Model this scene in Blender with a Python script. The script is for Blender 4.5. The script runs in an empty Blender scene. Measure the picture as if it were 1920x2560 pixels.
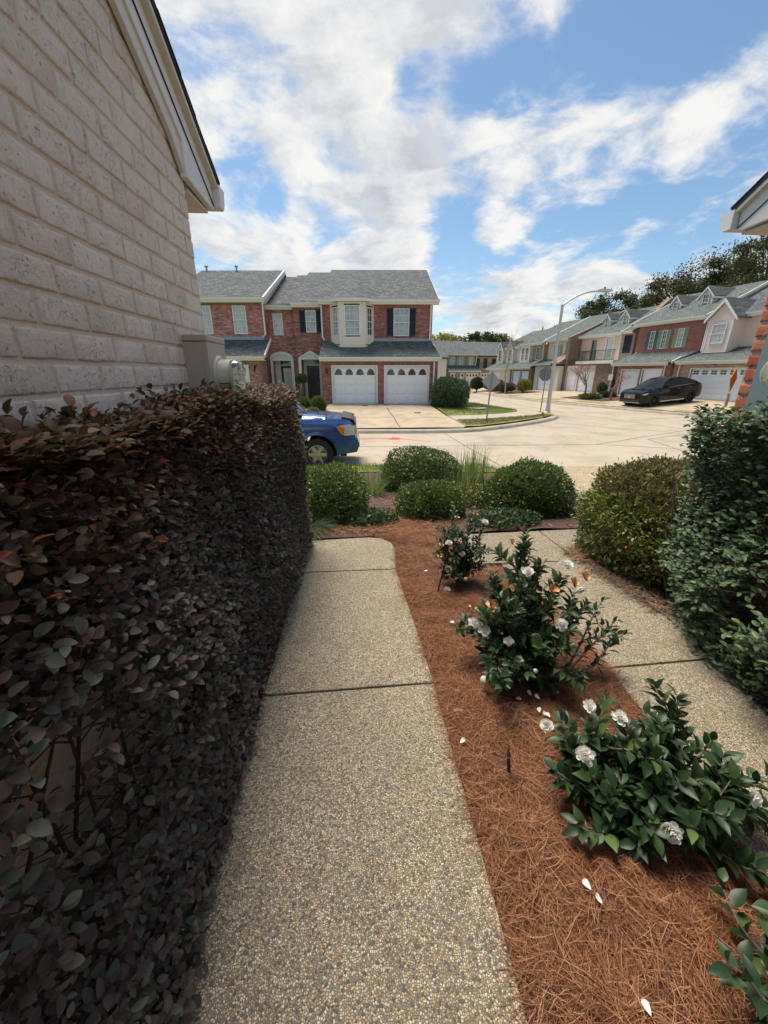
import bpy, bmesh, math, random
import numpy as np
from mathutils import Vector, Matrix
rnd = random.Random(7)
rg = np.random.default_rng(11)
R = math.radians
S = bpy.context.scene
C = S.collection
PI = math.pi

# ------------------------------------------------------------------ objects
def tag(o, label=None, cat=None, group=None, kind=None):
    if label: o['label'] = label
    if cat: o['category'] = cat
    if group: o['group'] = group
    if kind: o['kind'] = kind
    return o
def thing(name, label, cat, loc=(0, 0, 0), rz=0, group=None):
    o = bpy.data.objects.new(name, None); C.objects.link(o)
    o.location = loc; o.rotation_euler = (0, 0, rz); o.empty_display_size = .2
    return tag(o, label, cat, group)
def link(name, me, mat, parent=None):
    o = bpy.data.objects.new(name, me); C.objects.link(o)
    if parent: o.parent = parent
    if mat:
        for m in (mat if isinstance(mat, (list, tuple)) else [mat]): me.materials.append(m)
    return o
def copy_tree(o, parent=None):
    c = o.copy(); C.objects.link(c)
    if parent: c.parent = parent
    for ch in list(o.children): copy_tree(ch, c)
    return c

class MB:
    def __init__(s): s.v = []; s.f = []
    def add(s, vs, fs):
        n = len(s.v); s.v += [tuple(v) for v in vs]; s.f += [tuple(i + n for i in f) for f in fs]; return s
    def box(s, x0, x1, y0, y1, z0, z1):
        return s.add([(x0,y0,z0),(x1,y0,z0),(x1,y1,z0),(x0,y1,z0),(x0,y0,z1),(x1,y0,z1),(x1,y1,z1),(x0,y1,z1)],
                     [(0,3,2,1),(4,5,6,7),(0,1,5,4),(1,2,6,5),(2,3,7,6),(3,0,4,7)])
    def quad(s, a, b, c, d): return s.add([a, b, c, d], [(0, 1, 2, 3)])
    def poly(s, pts): return s.add(pts, [tuple(range(len(pts)))])
    def prism(s, pts, ax, a, b):
        # pts 2D polygon extruded along axis ax between a and b
        def P(p, t): return {'x': (t, p[0], p[1]), 'y': (p[0], t, p[1]), 'z': (p[0], p[1], t)}[ax]
        n = len(pts); vs = [P(p, a) for p in pts] + [P(p, b) for p in pts]
        fs = [tuple(range(n)), tuple(range(2*n-1, n-1, -1))] + [(i, i+n, (i+1) % n + n, (i+1) % n) for i in range(n)]
        return s.add(vs, fs)
    def tube(s, pts, rad, n=6, cap=True):
        pts = [Vector(p) for p in pts]
        if not hasattr(rad, '__len__'): rad = [rad]*len(pts)
        base = len(s.v); rings = []
        up = Vector((0, 0, 1))
        for i, p in enumerate(pts):
            d = (pts[min(i+1, len(pts)-1)] - pts[max(i-1, 0)])
            d = d.normalized() if d.length > 1e-9 else up
            a = d.cross(up if abs(d.z) < .9 else Vector((1, 0, 0))).normalized(); b = d.cross(a)
            for k in range(n):
                t = 2*PI*k/n; s.v.append(tuple(p + rad[i]*(math.cos(t)*a + math.sin(t)*b)))
        for i in range(len(pts)-1):
            for k in range(n):
                s.f.append((base+i*n+k, base+i*n+(k+1) % n, base+(i+1)*n+(k+1) % n, base+(i+1)*n+k))
        if cap:
            s.f.append(tuple(base+k for k in range(n))[::-1]); s.f.append(tuple(base+(len(pts)-1)*n+k for k in range(n)))
        return s
    def lathe(s, prof, n=24, cx=0, cy=0, cz=0, axis='z'):
        # prof = [(r,h)]
        base = len(s.v)
        for r_, h in prof:
            for k in range(n):
                t = 2*PI*k/n; a, b = r_*math.cos(t), r_*math.sin(t)
                s.v.append({'z': (cx+a, cy+b, cz+h), 'x': (cx+h, cy+a, cz+b), 'y': (cx+a, cy+h, cz+b)}[axis])
        for i in range(len(prof)-1):
            for k in range(n):
                s.f.append((base+i*n+k, base+i*n+(k+1) % n, base+(i+1)*n+(k+1) % n, base+(i+1)*n+k))
        return s
    def build(s, name, mat, parent=None, smooth=False, bevel=0):
        me = bpy.data.meshes.new(name); me.from_pydata(s.v, [], s.f)
        bm = bmesh.new(); bm.from_mesh(me); bmesh.ops.recalc_face_normals(bm, faces=bm.faces)
        bm.to_mesh(me); bm.free()
        if smooth:
            me.polygons.foreach_set('use_smooth', [True]*len(me.polygons))
            try: me.set_sharp_from_angle(angle=R(40))
            except Exception: pass
        o = link(name, me, mat, parent)
        if bevel:
            m = o.modifiers.new('b', 'BEVEL'); m.width = bevel; m.segments = 2; m.limit_method = 'ANGLE'
        return o

def np_mesh(name, V, Q, mat, parent=None, mi=None, smooth=True, col=None):
    V = np.asarray(V, dtype=np.float32).reshape(-1, 3); Q = np.asarray(Q, dtype=np.int32)
    me = bpy.data.meshes.new(name); k = Q.shape[1]
    me.vertices.add(len(V)); me.vertices.foreach_set('co', V.ravel())
    me.loops.add(Q.size); me.loops.foreach_set('vertex_index', Q.ravel())
    me.polygons.add(len(Q)); me.polygons.foreach_set('loop_start', np.arange(0, Q.size, k, dtype=np.int32))
    me.polygons.foreach_set('loop_total', np.full(len(Q), k, dtype=np.int32))
    if smooth: me.polygons.foreach_set('use_smooth', np.ones(len(Q), dtype=bool))
    if mi is not None: me.polygons.foreach_set('material_index', np.asarray(mi, dtype=np.int32))
    me.update(calc_edges=True)
    return link(name, me, mat, parent)

def unit(a): return a / np.maximum(np.linalg.norm(a, axis=-1, keepdims=True), 1e-9)
# leaf templates: verts (u along, v across, w up), quads
T1 = (np.array([(0,0,0),(.5,.5,.06),(1,0,-.05),(.5,-.5,.06)]), np.array([(0,3,2,1)]))
T2 = (np.array([(0,0,0),(.28,-.42,.07),(.28,0,0),(.28,.42,.07),(.72,-.4,.05),(.72,0,-.03),(.72,.4,.05),(1,0,-.08)]),
      np.array([(0,1,2,3),(1,4,5,2),(2,5,6,3),(5,4,7,6)]))
def _t3():
    us = [.12,.3,.5,.7,.88]; ws = [.27,.46,.5,.38,.17]
    v = [(0,0,0)]
    for u, w in zip(us, ws):
        cv = -.35*(u-.3)**2
        v += [(u,-w,cv+.14*w*2*.5),(u,0,cv-.02),(u,w,cv+.14*w*2*.5)]
    v.append((1.03,0,-.2))
    q = [(0,1,2,3)]
    for i in range(4):
        a = 1+3*i; q += [(a,a+3,a+4,a+1),(a+1,a+4,a+5,a+2)]
    a = 13; q.append((a+1, a, 16, a+2))
    return np.array(v), np.array(q)
T3 = _t3()
def _oval(us, ws, cup=.12, droop=.3, tip=-.12):
    v = [(0,0,0)]
    for u, w in zip(us, ws): v += [(u,-w,cup*w*2-droop*(u-.35)**2),(u,0,-droop*(u-.35)**2),(u,w,cup*w*2-droop*(u-.35)**2)]
    v.append((1,0,tip)); q = [(0,1,2,3)]; k = len(us)
    for i in range(k-1): a = 1+3*i; q += [(a,a+3,a+4,a+1),(a+1,a+4,a+5,a+2)]
    a = 1+3*(k-1); q.append((a+1,a,1+3*k,a+2)); return np.array(v), np.array(q)
T5 = _oval([.1,.32,.62,.87], [.24,.46,.47,.26])
TP = _oval([.2,.5,.8,.96], [.2,.42,.52,.3], .10, -.5, .30)
def leaves(name, P, D, N, L, W, mats, parent=None, T=T2, mi=None):
    P = np.asarray(P, float); n = len(P)
    D = unit(np.asarray(D, float)); N = np.asarray(N, float)
    N = unit(N - (N*D).sum(1, keepdims=True)*D + 1e-6)
    Y = np.cross(N, D)
    L = np.broadcast_to(np.asarray(L, float), (n,)); W = np.broadcast_to(np.asarray(W, float), (n,))
    tv, tq = T
    V = (P[:,None] + tv[None,:,0,None]*L[:,None,None]*D[:,None] + tv[None,:,1,None]*W[:,None,None]*Y[:,None]
         + tv[None,:,2,None]*L[:,None,None]*N[:,None])
    Q = (tq[None] + (np.arange(n)*len(tv))[:,None,None]).reshape(-1, 4)
    m = None if mi is None else np.repeat(mi, len(tq))
    return np_mesh(name, V, Q, mats, parent, m)

# ------------------------------------------------------------------ materials
class NT:
    def __init__(s, m): s.t = m.node_tree; s.n = s.t.nodes; s.l = s.t.links
    def __call__(s, typ, ins=None, **pr):
        nd = s.n.new(typ)
        for k, v in pr.items(): setattr(nd, k, v)
        for k, v in (ins or {}).items():
            sock = nd.inputs[k]
            if isinstance(v, bpy.types.NodeSocket): s.l.new(v, sock)
            else: sock.default_value = v
        return nd
    def math(s, op, a, b=0, clamp=False):
        return s('ShaderNodeMath', {0: a, 1: b}, operation=op, use_clamp=clamp).outputs[0]
    def ramp(s, fac, stops, interp='LINEAR'):
        nd = s('ShaderNodeValToRGB', {0: fac}); cr = nd.color_ramp; cr.interpolation = interp
        while len(cr.elements) > 1: cr.elements.remove(cr.elements[-1])
        for i, (p, c) in enumerate(stops):
            e = cr.elements[0] if i == 0 else cr.elements.new(p)
            e.position = p; e.color = tuple(c)+(1,) if hasattr(c, '__len__') else (c, c, c, 1)
        return nd.outputs[0]
    def mix(s, f, a, b, bt='MIX'):
        nd = s('ShaderNodeMix', data_type='RGBA', blend_type=bt)
        for i, v in ((0, f), (6, a), (7, b)):
            if isinstance(v, bpy.types.NodeSocket): s.l.new(v, nd.inputs[i])
            else: nd.inputs[i].default_value = (tuple(v)+(1,) if hasattr(v, '__len__') and len(v) == 3 else v)
        return nd.outputs[2]
    def noise(s, vec, sc, det=4, rough=.55, dist=0):
        d = {'Scale': sc, 'Detail': det, 'Roughness': rough, 'Distortion': dist}
        if vec is not None: d['Vector'] = vec
        return s('ShaderNodeTexNoise', d).outputs[0]
def mat(name):
    m = bpy.data.materials.new(name); m.use_nodes = True
    n = NT(m); b = m.node_tree.nodes['Principled BSDF']
    return m, n, b
def con(n, b, **kw):
    for k, v in kw.items():
        k = {'base': 'Base Color', 'rough': 'Roughness', 'normal': 'Normal', 'metal': 'Metallic', 'spec': 'Specular IOR Level',
             'trans': 'Transmission Weight', 'coat': 'Coat Weight', 'alpha': 'Alpha', 'sheen': 'Sheen Weight'}[k]
        if isinstance(v, bpy.types.NodeSocket): n.l.new(v, b.inputs[k])
        else: b.inputs[k].default_value = (tuple(v)+(1,) if hasattr(v, '__len__') and len(v) == 3 else v)
def bump(n, h, st, d=.01, nrm=None):
    dd = {'Height': h, 'Strength': st, 'Distance': d}
    if nrm is not None: dd['Normal'] = nrm
    return n('ShaderNodeBump', dd).outputs[0]
def obco(n): return n('ShaderNodeTexCoord').outputs['Object']
def sep(n, v): return n('ShaderNodeSeparateXYZ', {0: v}).outputs
def comb(n, x, y, z=0): return n('ShaderNodeCombineXYZ', {0: x, 1: y, 2: z}).outputs[0]
def simple(name, col, rough=.6, var=.12, sc=6, metal=0, spec=.5, bmp=0, bsc=40, coat=0):
    m, n, b = mat(name); co = obco(n)
    f = n.noise(co, sc, 5)
    base = n.mix(f, tuple(c*(1-var) for c in col), tuple(min(1, c*(1+var)) for c in col))
    con(n, b, base=base, rough=rough, metal=metal, spec=spec, coat=coat)
    if bmp: con(n, b, normal=bump(n, n.noise(co, bsc, 4), bmp, .004))
    return m
def leafmat(name, stops, rough=.45, spec=.4, trans=.25, back=None):
    m, n, b = mat(name)
    isl = n('ShaderNodeNewGeometry').outputs['Random Per Island']
    col = n.ramp(isl, stops)
    co = obco(n); f = n.noise(co, 60, 2)
    col = n.mix(n.math('MULTIPLY', f, .3), col, (.02, .03, .015))
    con(n, b, base=col, rough=rough, spec=spec)
    tr = n('ShaderNodeBsdfTranslucent', {0: n.mix(.35, col, (.16, .2, .03))})
    mx = n('ShaderNodeMixShader', {0: trans, 1: b.outputs[0], 2: tr.outputs[0]})
    n.l.new(mx.outputs[0], n.n['Material Output'].inputs[0])
    return m
def brickmat(name, stops, mortar, bw=.2032, bh=.0677, ms=.0065, rough=.85, bst=.5, soldier=False, stain=.12):
    m, n, b = mat(name); x, y, z = sep(n, obco(n))
    u = n.math('ADD', x, y)
    vec = comb(n, z, u) if soldier else comb(n, u, z)
    br = n('ShaderNodeTexBrick', {'Vector': vec, 'Color1': (0,0,0,1), 'Color2': (1,1,1,1), 'Mortar': (.5,.5,.5,1), 'Scale': 1,
           'Mortar Size': ms, 'Mortar Smooth': .3, 'Bias': 0, 'Brick Width': bw, 'Row Height': bh})
    v = n.math('ADD', n.math('MULTIPLY', br.outputs[0], .72), n.math('MULTIPLY', n.math('SUBTRACT', n.noise(comb(n, u, n.math('MULTIPLY', z, 2.2)), 2.2, 5, .7), .36), 1.0))
    col = n.ramp(v, stops)
    g = n.noise(vec, 45, 4, .7)
    col = n.mix(n.math('MULTIPLY', g, .4), col, tuple(c*.5 for c in stops[len(stops)//2][1]))
    big = n.noise(vec, .5, 4)
    col = n.mix(n.math('MULTIPLY', big, stain), col, mortar)
    col = n.mix(br.outputs[1], col, mortar)
    h = n.math('SUBTRACT', n.math('MULTIPLY', g, .25), br.outputs[1])
    con(n, b, base=col, rough=rough, normal=bump(n, h, bst, .008))
    return m
def shinglemat(name, cs):
    m, n, b = mat(name); x, y, z = sep(n, obco(n))
    vec = comb(n, n.math('ADD', x, n.math('MULTIPLY', y, .37)), n.math('MULTIPLY', z, 2.2))
    br = n('ShaderNodeTexBrick', {'Vector': vec, 'Color1': (0,0,0,1), 'Color2': (1,1,1,1), 'Mortar': (0,0,0,1), 'Scale': 1,
           'Mortar Size': .012, 'Mortar Smooth': .2, 'Brick Width': .24, 'Row Height': .14}); br.offset_frequency = 3; br.offset = .37
    f = n.math('ADD', n.math('MULTIPLY', br.outputs[0], .6), n.math('MULTIPLY', n.noise(vec, 5, 6, .75), .5))
    col = n.ramp(f, cs)
    col = n.mix(n.math('MULTIPLY', n.noise(obco(n), .45, 5, .6), .5), col, tuple(c*.8 for c in cs[1][1]))
    col = n.mix(n.math('MULTIPLY', br.outputs[1], .6), col, tuple(c*.4 for c in cs[0][1]))
    con(n, b, base=col, rough=.9, normal=bump(n, n.math('SUBTRACT', f, br.outputs[1]), .5, .01), spec=.2)
    return m
M = {}
M['brick_a'] = brickmat('red_brick', [(0,(.03,.02,.022)),(.14,(.07,.03,.03)),(.3,(.22,.045,.038)),(.55,(.34,.075,.058)),(.8,(.46,.15,.12)),(1,(.56,.32,.27))], (.36,.30,.26))
M['brick_b'] = brickmat('pink_brick', [(0,(.035,.022,.025)),(.14,(.09,.04,.04)),(.32,(.34,.085,.075)),(.6,(.50,.16,.135)),(.85,(.60,.29,.25)),(1,(.72,.52,.47))], (.42,.34,.3))
M['brick_c'] = brickmat('bright_red_brick', [(0,(.16,.03,.025)),(.5,(.32,.065,.05)),(1,(.44,.14,.10))], (.42,.33,.28), stain=.1)
M['brick_t'] = brickmat('tan_brick', [(0,(.24,.15,.10)),(.5,(.46,.30,.20)),(1,(.62,.46,.34))], (.42,.36,.3))
M['brick_br'] = brickmat('brown_brick', [(0,(.12,.08,.05)),(.5,(.22,.14,.09)),(1,(.3,.2,.13))], (.3,.25,.2))
M['soldier'] = brickmat('soldier_brick', [(0,(.06,.03,.03)),(.3,(.2,.06,.05)),(1,(.36,.15,.12))], (.36,.30,.26), soldier=True)
M['roof'] = shinglemat('grey_shingles', [(0,(.04,.045,.05)),(.5,(.105,.115,.122)),(1,(.22,.235,.245))])
M['roof_g'] = shinglemat('green_grey_shingles', [(0,(.045,.058,.055)),(.5,(.11,.132,.125)),(1,(.21,.24,.23))])
M['roof_dark'] = simple('dark_shingle_edge', (.025,.025,.028), .9, .4, 30, bmp=.5)
M['trim'] = simple('white_trim', (.74,.73,.70), .55, .05, 3)
M['trim2'] = simple('cream_trim', (.66,.62,.55), .55, .06, 3)
M['gdoor'] = simple('white_garage_paint', (.86,.875,.88), .45, .03, 2)
M['siding'] = simple('cream_siding', (.76,.68,.58), .6, .05, 3)
M['siding_p'] = simple('pink_siding', (.76,.60,.54), .6, .05, 3)
M['stucco'] = simple('pink_stucco', (.74,.55,.46), .85, .08, 4, bmp=.3)
M['stucco_c'] = simple('cream_stucco', (.74,.65,.52), .85, .08, 4, bmp=.3)
M['navy'] = simple('navy_shutter', (.018,.022,.035), .5, .1, 4)
M['sage'] = simple('sage_shutter', (.30,.38,.25), .6, .12, 4)
M['teal'] = simple('teal_shutter', (.09,.15,.15), .6, .12, 4)
M['blackdoor'] = simple('black_door_paint', (.012,.009,.012), .35, .2, 3)
M['slot'] = simple('dark_slot', (.02,.02,.02), .7)
M['flash'] = simple('flashing', (.28,.32,.35), .45, .08, 4, metal=.3)
M['black_iron'] = simple('black_iron', (.015,.015,.017), .5, .2, 10)
M['galv'] = simple('galvanised_steel', (.32,.34,.35), .45, .12, 20, metal=.6)
M['alum'] = simple('aluminium_pole', (.52,.51,.49), .45, .08, 5, metal=.5)
def panemat(name, a, b_, sc=(3, 1.2), rough=.06):
    m, n, b = mat(name); x, y, z = sep(n, obco(n))
    u = n.math('ADD', x, y)
    f = n.noise(comb(n, n.math('MULTIPLY', u, sc[0]), n.math('MULTIPLY', z, sc[1])), 2.2, 4, .6)
    bl = n.math('FRACT', n.math('MULTIPLY', z, 16))
    f2 = n.math('ADD', f, n.math('MULTIPLY', n.math('GREATER_THAN', bl, .72), -.07))
    con(n, b, base=n.ramp(f2, [(.3, a), (.7, b_)]), rough=rough, spec=.8, coat=.5)
    return m
M['pane'] = panemat('window_blinds_glass', (.24,.27,.29), (.46,.5,.52))
M['pane_d'] = panemat('dark_window_glass', (.02,.022,.025), (.07,.08,.085))
M['pane_c'] = panemat('curtain_glass', (.3,.33,.33), (.62,.66,.66), (9, .5))

# ------------------------------------------------------------------ house kit (local frame: facade looks to -y)
def wallF(T, m, x0, x1, z0, z1, y, ops=(), depth=5., name='wall', reveal=.14, back=True):
    mb = MB()
    xs = sorted({x0, x1, *[min(max(v, x0), x1) for o in ops for v in o[:2]]})
    zs = sorted({z0, z1, *[min(max(v, z0), z1) for o in ops for v in o[2:]]})
    for a, b in zip(xs, xs[1:]):
        for c, d in zip(zs, zs[1:]):
            mx, mz = (a+b)/2, (c+d)/2
            if any(o[0] < mx < o[1] and o[2] < mz < o[3] for o in ops): continue
            mb.quad((a,y,c),(b,y,c),(b,y,d),(a,y,d))
    for o in ops:
        a, b, c, d = o; yy = y+reveal
        mb.quad((a,y,c),(a,yy,c),(a,yy,d),(a,y,d)); mb.quad((b,y,c),(b,y,d),(b,yy,d),(b,yy,c))
        mb.quad((a,y,d),(a,yy,d),(b,yy,d),(b,y,d)); mb.quad((a,y,c),(b,y,c),(b,yy,c),(a,yy,c))
    mb.quad((x0,y,z0),(x0,y,z1),(x0,y+depth,z1),(x0,y+depth,z0)); mb.quad((x1,y,z0),(x1,y+depth,z0),(x1,y+depth,z1),(x1,y,z1))
    if back: mb.quad((x0,y+depth,z0),(x0,y+depth,z1),(x1,y+depth,z1),(x1,y+depth,z0))
    return mb.build(name, m, T)
def roof(T, x0, x1, y0, z0, y1, z1, m, th=.1, xr0=None, xr1=None, name='roof'):
    a0 = x0 if xr0 is None else xr0; a1 = x1 if xr1 is None else xr1
    mb = MB()
    vs = [(x0,y0,z0),(x1,y0,z0),(a1,y1,z1),(a0,y1,z1)]
    mb.add(vs+[(x,y,z-th) for x,y,z in vs], [(0,1,2,3),(7,6,5,4),(0,4,5,1),(1,5,6,2),(2,6,7,3),(3,7,4,0)])
    return mb.build(name, m, T)
def gable_roof(T, x0, x1, y0, zE, yR, zR, m, th=.1, name='roof'):
    # ridge parallel to x, front slope and back slope in one part
    mb = MB(); y2 = 2*yR-y0
    for (ya, yb) in ((y0, yR), (y2, yR)):
        vs = [(x0,ya,zE),(x1,ya,zE),(x1,yb,zR),(x0,yb,zR)]
        mb.add(vs+[(x,y,z-th) for x,y,z in vs], [(0,1,2,3),(7,6,5,4),(0,4,5,1),(1,5,6,2),(3,7,4,0)])
    return mb.build(name, m, T)
def gable_end(T, x, y0, zE, yR, zR, m, th=.12, name='gable_wall'):
    mb = MB(); y2 = 2*yR-y0
    mb.prism([(y0+.3,zE-.1),(yR,zR-.25),(y2-.3,zE-.1)], 'x', x, x+th)
    return mb.build(name, m, T)
def rake(T, x0, x1, y0, z0, y1, z1, h=.2, m=None, name='rake_board'):
    mb = MB(); mb.prism([(y0,z0),(y0,z0-h),(y1,z1-h),(y1,z1)], 'x', x0, x1)
    return mb.build(name, m or M['trim'], T)
def gutter(T, x0, x1, y, z, h=.13, d=.12, m=None):
    mb = MB()
    prof = [(0,0),(-d,0),(-d,-.03),(-d+.012,-.035),(-d+.02,-h*.6),(-d+.05,-h),(0,-h)]
    mb.prism([(y+p[0], z+p[1]) for p in prof], 'x', x0, x1)
    mb.box(x0+.02, x1-.02, y+.002, y+.03, z-h-.09, z-.003)
    mb.box(x0+.02, x1-.02, y+.03, y+.33, z-h-.09, z-h-.07)
    return mb.build('gutter', m or M['trim'], T)
def window(T, x0, x1, z0, z1, y, nx=3, nz=2, pane=None, fr=.05, m=None, arch=0):
    mb = MB(); m = m or M['trim']
    mb.box(x0,x0+fr,y-.02,y+.06,z0,z1); mb.box(x1-fr,x1,y-.02,y+.06,z0,z1)
    mb.box(x0+fr,x1-fr,y-.022,y+.058,z0,z0+fr); mb.box(x0+fr,x1-fr,y-.022,y+.058,z1-fr,z1)
    zm = (z0+z1)/2; mb.box(x0+fr,x1-fr,y-.018,y+.05,zm-.022,zm+.022)
    for k in range(1, nx):
        x = x0+fr+(x1-x0-2*fr)*k/nx; mb.box(x-.011,x+.011,y+.01,y+.035,z0+fr,z1-fr)
    for h0, h1 in ((z0+fr, zm-.022), (zm+.022, z1-fr)):
        for k in range(1, nz):
            z = h0+(h1-h0)*k/nz; mb.box(x0+fr,x1-fr,y+.012,y+.033,z-.011,z+.011)
    w = mb.build('window', m, T)
    MB().box(x0+fr*.6,x1-fr*.6,y+.038,y+.055,z0+fr*.6,z1-fr*.6).build('pane', pane or M['pane'], w)
    return w
def shutter(T, x0, x1, z0, z1, y, m):
    mb = MB(); f = .04; t = .035
    mb.box(x0,x0+f,y-t,y,z0,z1); mb.box(x1-f,x1,y-t,y,z0,z1)
    mb.box(x0+f,x1-f,y-t+.001,y-.001,z0,z0+.07); mb.box(x0+f,x1-f,y-t+.001,y-.001,z1-.07,z1); zm = (z0+z1)/2
    mb.box(x0+f,x1-f,y-t+.001,y-.001,zm-.03,zm+.03)
    mb.quad((x0+f,y-.004,z0),(x1-f,y-.004,z0),(x1-f,y-.004,z1),(x0+f,y-.004,z1))
    z = z0+.08
    while z < z1-.1:
        mb.quad((x0+f,y-t+.005,z),(x1-f,y-t+.005,z),(x1-f,y-.008,z+.05),(x0+f,y-.008,z+.05)); z += .05
    return mb.build('shutter', m, T)
def gdoor(T, x0, x1, z0, z1, y, style='arch', cols=4, rows=4, m=None):
    m = m or M['gdoor']; mb = MB(); yy = y+.1
    mb.box(x0,x1,yy,yy+.04,z0,z1)
    rh = (z1-z0)/rows; cw = (x1-x0)/cols
    for r in range(rows):
        for c in range(cols):
            a, b = x0+c*cw+cw*.1, x0+(c+1)*cw-cw*.1; c0, c1 = z0+r*rh+rh*.17, z0+(r+1)*rh-rh*.17
            if r == rows-1: continue
            # raised panel with a bevelled edge
            k = .03
            vs = [(a,yy-.001,c0),(b,yy-.001,c0),(b,yy-.001,c1),(a,yy-.001,c1),(a+k,yy-.02,c0+k),(b-k,yy-.02,c0+k),(b-k,yy-.02,c1-k),(a+k,yy-.02,c1-k)]
            mb.add(vs, [(0,1,5,4),(1,2,6,5),(2,3,7,6),(3,0,4,7),(4,5,6,7)])
        if r: mb.box(x0,x1,yy-.006,yy-.0005,z0+r*rh-.012,z0+r*rh+.004)
    d = mb.build('garage_door', m, T)
    r = rows-1; c0, c1 = z0+r*rh+rh*.16, z0+(r+1)*rh-rh*.2
    if style == 'arch':
        for c in range(cols):
            a, b = x0+c*cw+cw*.15, x0+(c+1)*cw-cw*.15
            cx = (a+b)/2; h = (c1-c0)
            pts = [(a,c0),(b,c0),(b,c0+h*.35)]+[(cx+(b-a)*.42*math.cos(t), c0+h*.38+h*.6*math.sin(t)) for t in np.linspace(.1,PI-.1,9)]+[(a,c0+h*.35)]
            MB().prism(pts, 'y', yy-.012, yy-.002).build('pane', M['pane_d'], d)
    elif style == 'sq':
        for c in range(cols):
            a, b = x0+c*cw+cw*.2, x0+(c+1)*cw-cw*.2; mb2 = MB(); mx = (a+b)/2; mz = (c0+c1)/2
            for aa, bb in ((a,mx-.015),(mx+.015,b)):
                for cc, dd in ((c0,mz-.015),(mz+.015,c1)): mb2.box(aa,bb,yy-.012,yy-.002,cc,dd)
            mb2.build('pane', M['pane_d'], d)
    fr = MB(); w = .09
    fr.box(x0-w,x0,y-.02,yy+.02,z0,z1+w); fr.box(x1,x1+w,y-.02,yy+.02,z0,z1+w); fr.box(x0,x1,y-.018,yy+.018,z1,z1+w)
    fr.build('door_frame', M['trim'], T)
    return d
def downspout(T, pts, w=.075, m=None):
    mb = MB()
    for a, b in zip(pts, pts[1:]):
        a, b = Vector(a), Vector(b); d = (b-a).normalized(); s = Vector((1,0,0)); t = d.cross(s).normalized()
        vs = []
        for p in (a-d*w*.3, b+d*w*.3):
            for i, j in ((-1,-1),(1,-1),(1,1),(-1,1)): vs.append(p+s*i*w*.5+t*j*w*.38)
        mb.add(vs, [(0,1,2,3),(7,6,5,4),(0,4,5,1),(1,5,6,2),(2,6,7,3),(3,7,4,0)])
    return mb.build('downspout', m or M['trim'], T)
def siding_mb(mb, wfn, z0, z1, y, h=.11, flip=1, axis='y'):
    # lapped boards; wfn(z)->(x0,x1) ; protrude toward -y
    z = z0
    while z < z1-1e-4:
        t = min(z+h, z1); a0, a1 = wfn(z); b0, b1 = wfn(t)
        q = [(a0,y-.018,z),(a1,y-.018,z),(b1,y-.002,t),(b0,y-.002,t)]; u = [(a0,y,z),(a1,y,z),(a1,y-.018,z),(a0,y-.018,z)]
        if axis == 'x': q = [(y_,x_,z_) for x_,y_,z_ in q]; u = [(y_,x_,z_) for x_,y_,z_ in u]
        mb.quad(*q); mb.quad(*u); z = t
    return mb
def dormer(T, x0, x1, z0, zE, zA, y0, y1, m, rm, win=True):
    xm = (x0+x1)/2; mb = MB()
    def w(z): 
        if z <= zE: return (x0, x1)
        k = (z-zE)/(zA-zE); return (x0+(xm-x0)*k, x1+(xm-x1)*k)
    siding_mb(mb, w, z0, zA, y0)
    siding_mb(mb, lambda z: (y0, y1), z0, zE, x0, axis='x')
    # mirrored right side
    n0 = len(mb.v); siding_mb(mb, lambda z: (y0, y1), z0, zE, x1, axis='x')
    for i in range(n0, len(mb.v)):
        v = mb.v[i]; mb.v[i] = (2*x1-v[0], v[1], v[2])
    d = mb.build('dormer', m, T)
    o = .14; s = (zA-zE)/((x1-x0)/2)
    rb = MB()
    for sg in (-1, 1):
        xe = (x0-o) if sg < 0 else (x1+o); ze = zE-s*o
        vs = [(xm,y0-.15,zA+.06),(xe,y0-.15,ze+.06),(xe,y1,ze+.06),(xm,y1,zA+.06)]
        rb.add(vs+[(x,y,z-.06) for x,y,z in vs], [(0,1,2,3),(7,6,5,4),(0,4,5,1),(1,5,6,2),(2,6,7,3)])
    rb.build('roof', rm, d)
    tb = MB(); hh = .13
    for sg in (-1, 1):
        xe = (x0-o-.01) if sg < 0 else (x1+o+.01); ze = zE-s*o
        tb.prism([(xm,zA),(xe,ze),(xe,ze-hh),(xm,zA-hh)], 'y', y0-.16, y0-.09)
        tb.box(min(xe,xe-sg*.03), max(xe,xe-sg*.03), y0-.088, y1, ze-hh, ze-.002)
    tb.box(x0-.012,x0+.07,y0-.035,y0-.005,z0,zE); tb.box(x1-.07,x1+.012,y0-.035,y0-.005,z0,zE)
    tb.build('trim_board', M['trim'], d)
    if win:
        w_ = window(d, x0+(x1-x0)*.24, x1-(x1-x0)*.24, z0+.16, zE+.05, y0-.075, 3, 2, M['pane_d'])
        for c in list(w_.children): c.parent = d
    return d
def sconce(T, x, y, z):
    mb = MB(); mb.box(x-.03,x+.03,y-.03,y,z-.06,z+.1); mb.tube([(x,y-.02,z+.06),(x,y-.1,z+.12),(x,y-.16,z+.06)], .012, 5)
    mb.lathe([(.02,.06),(.07,.0),(.055,-.02),(.04,-.17),(.02,-.2),(0,-.2)], 6, x, y-.16, z)
    return mb.build('wall_lantern', M['black_iron'], T)

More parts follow.
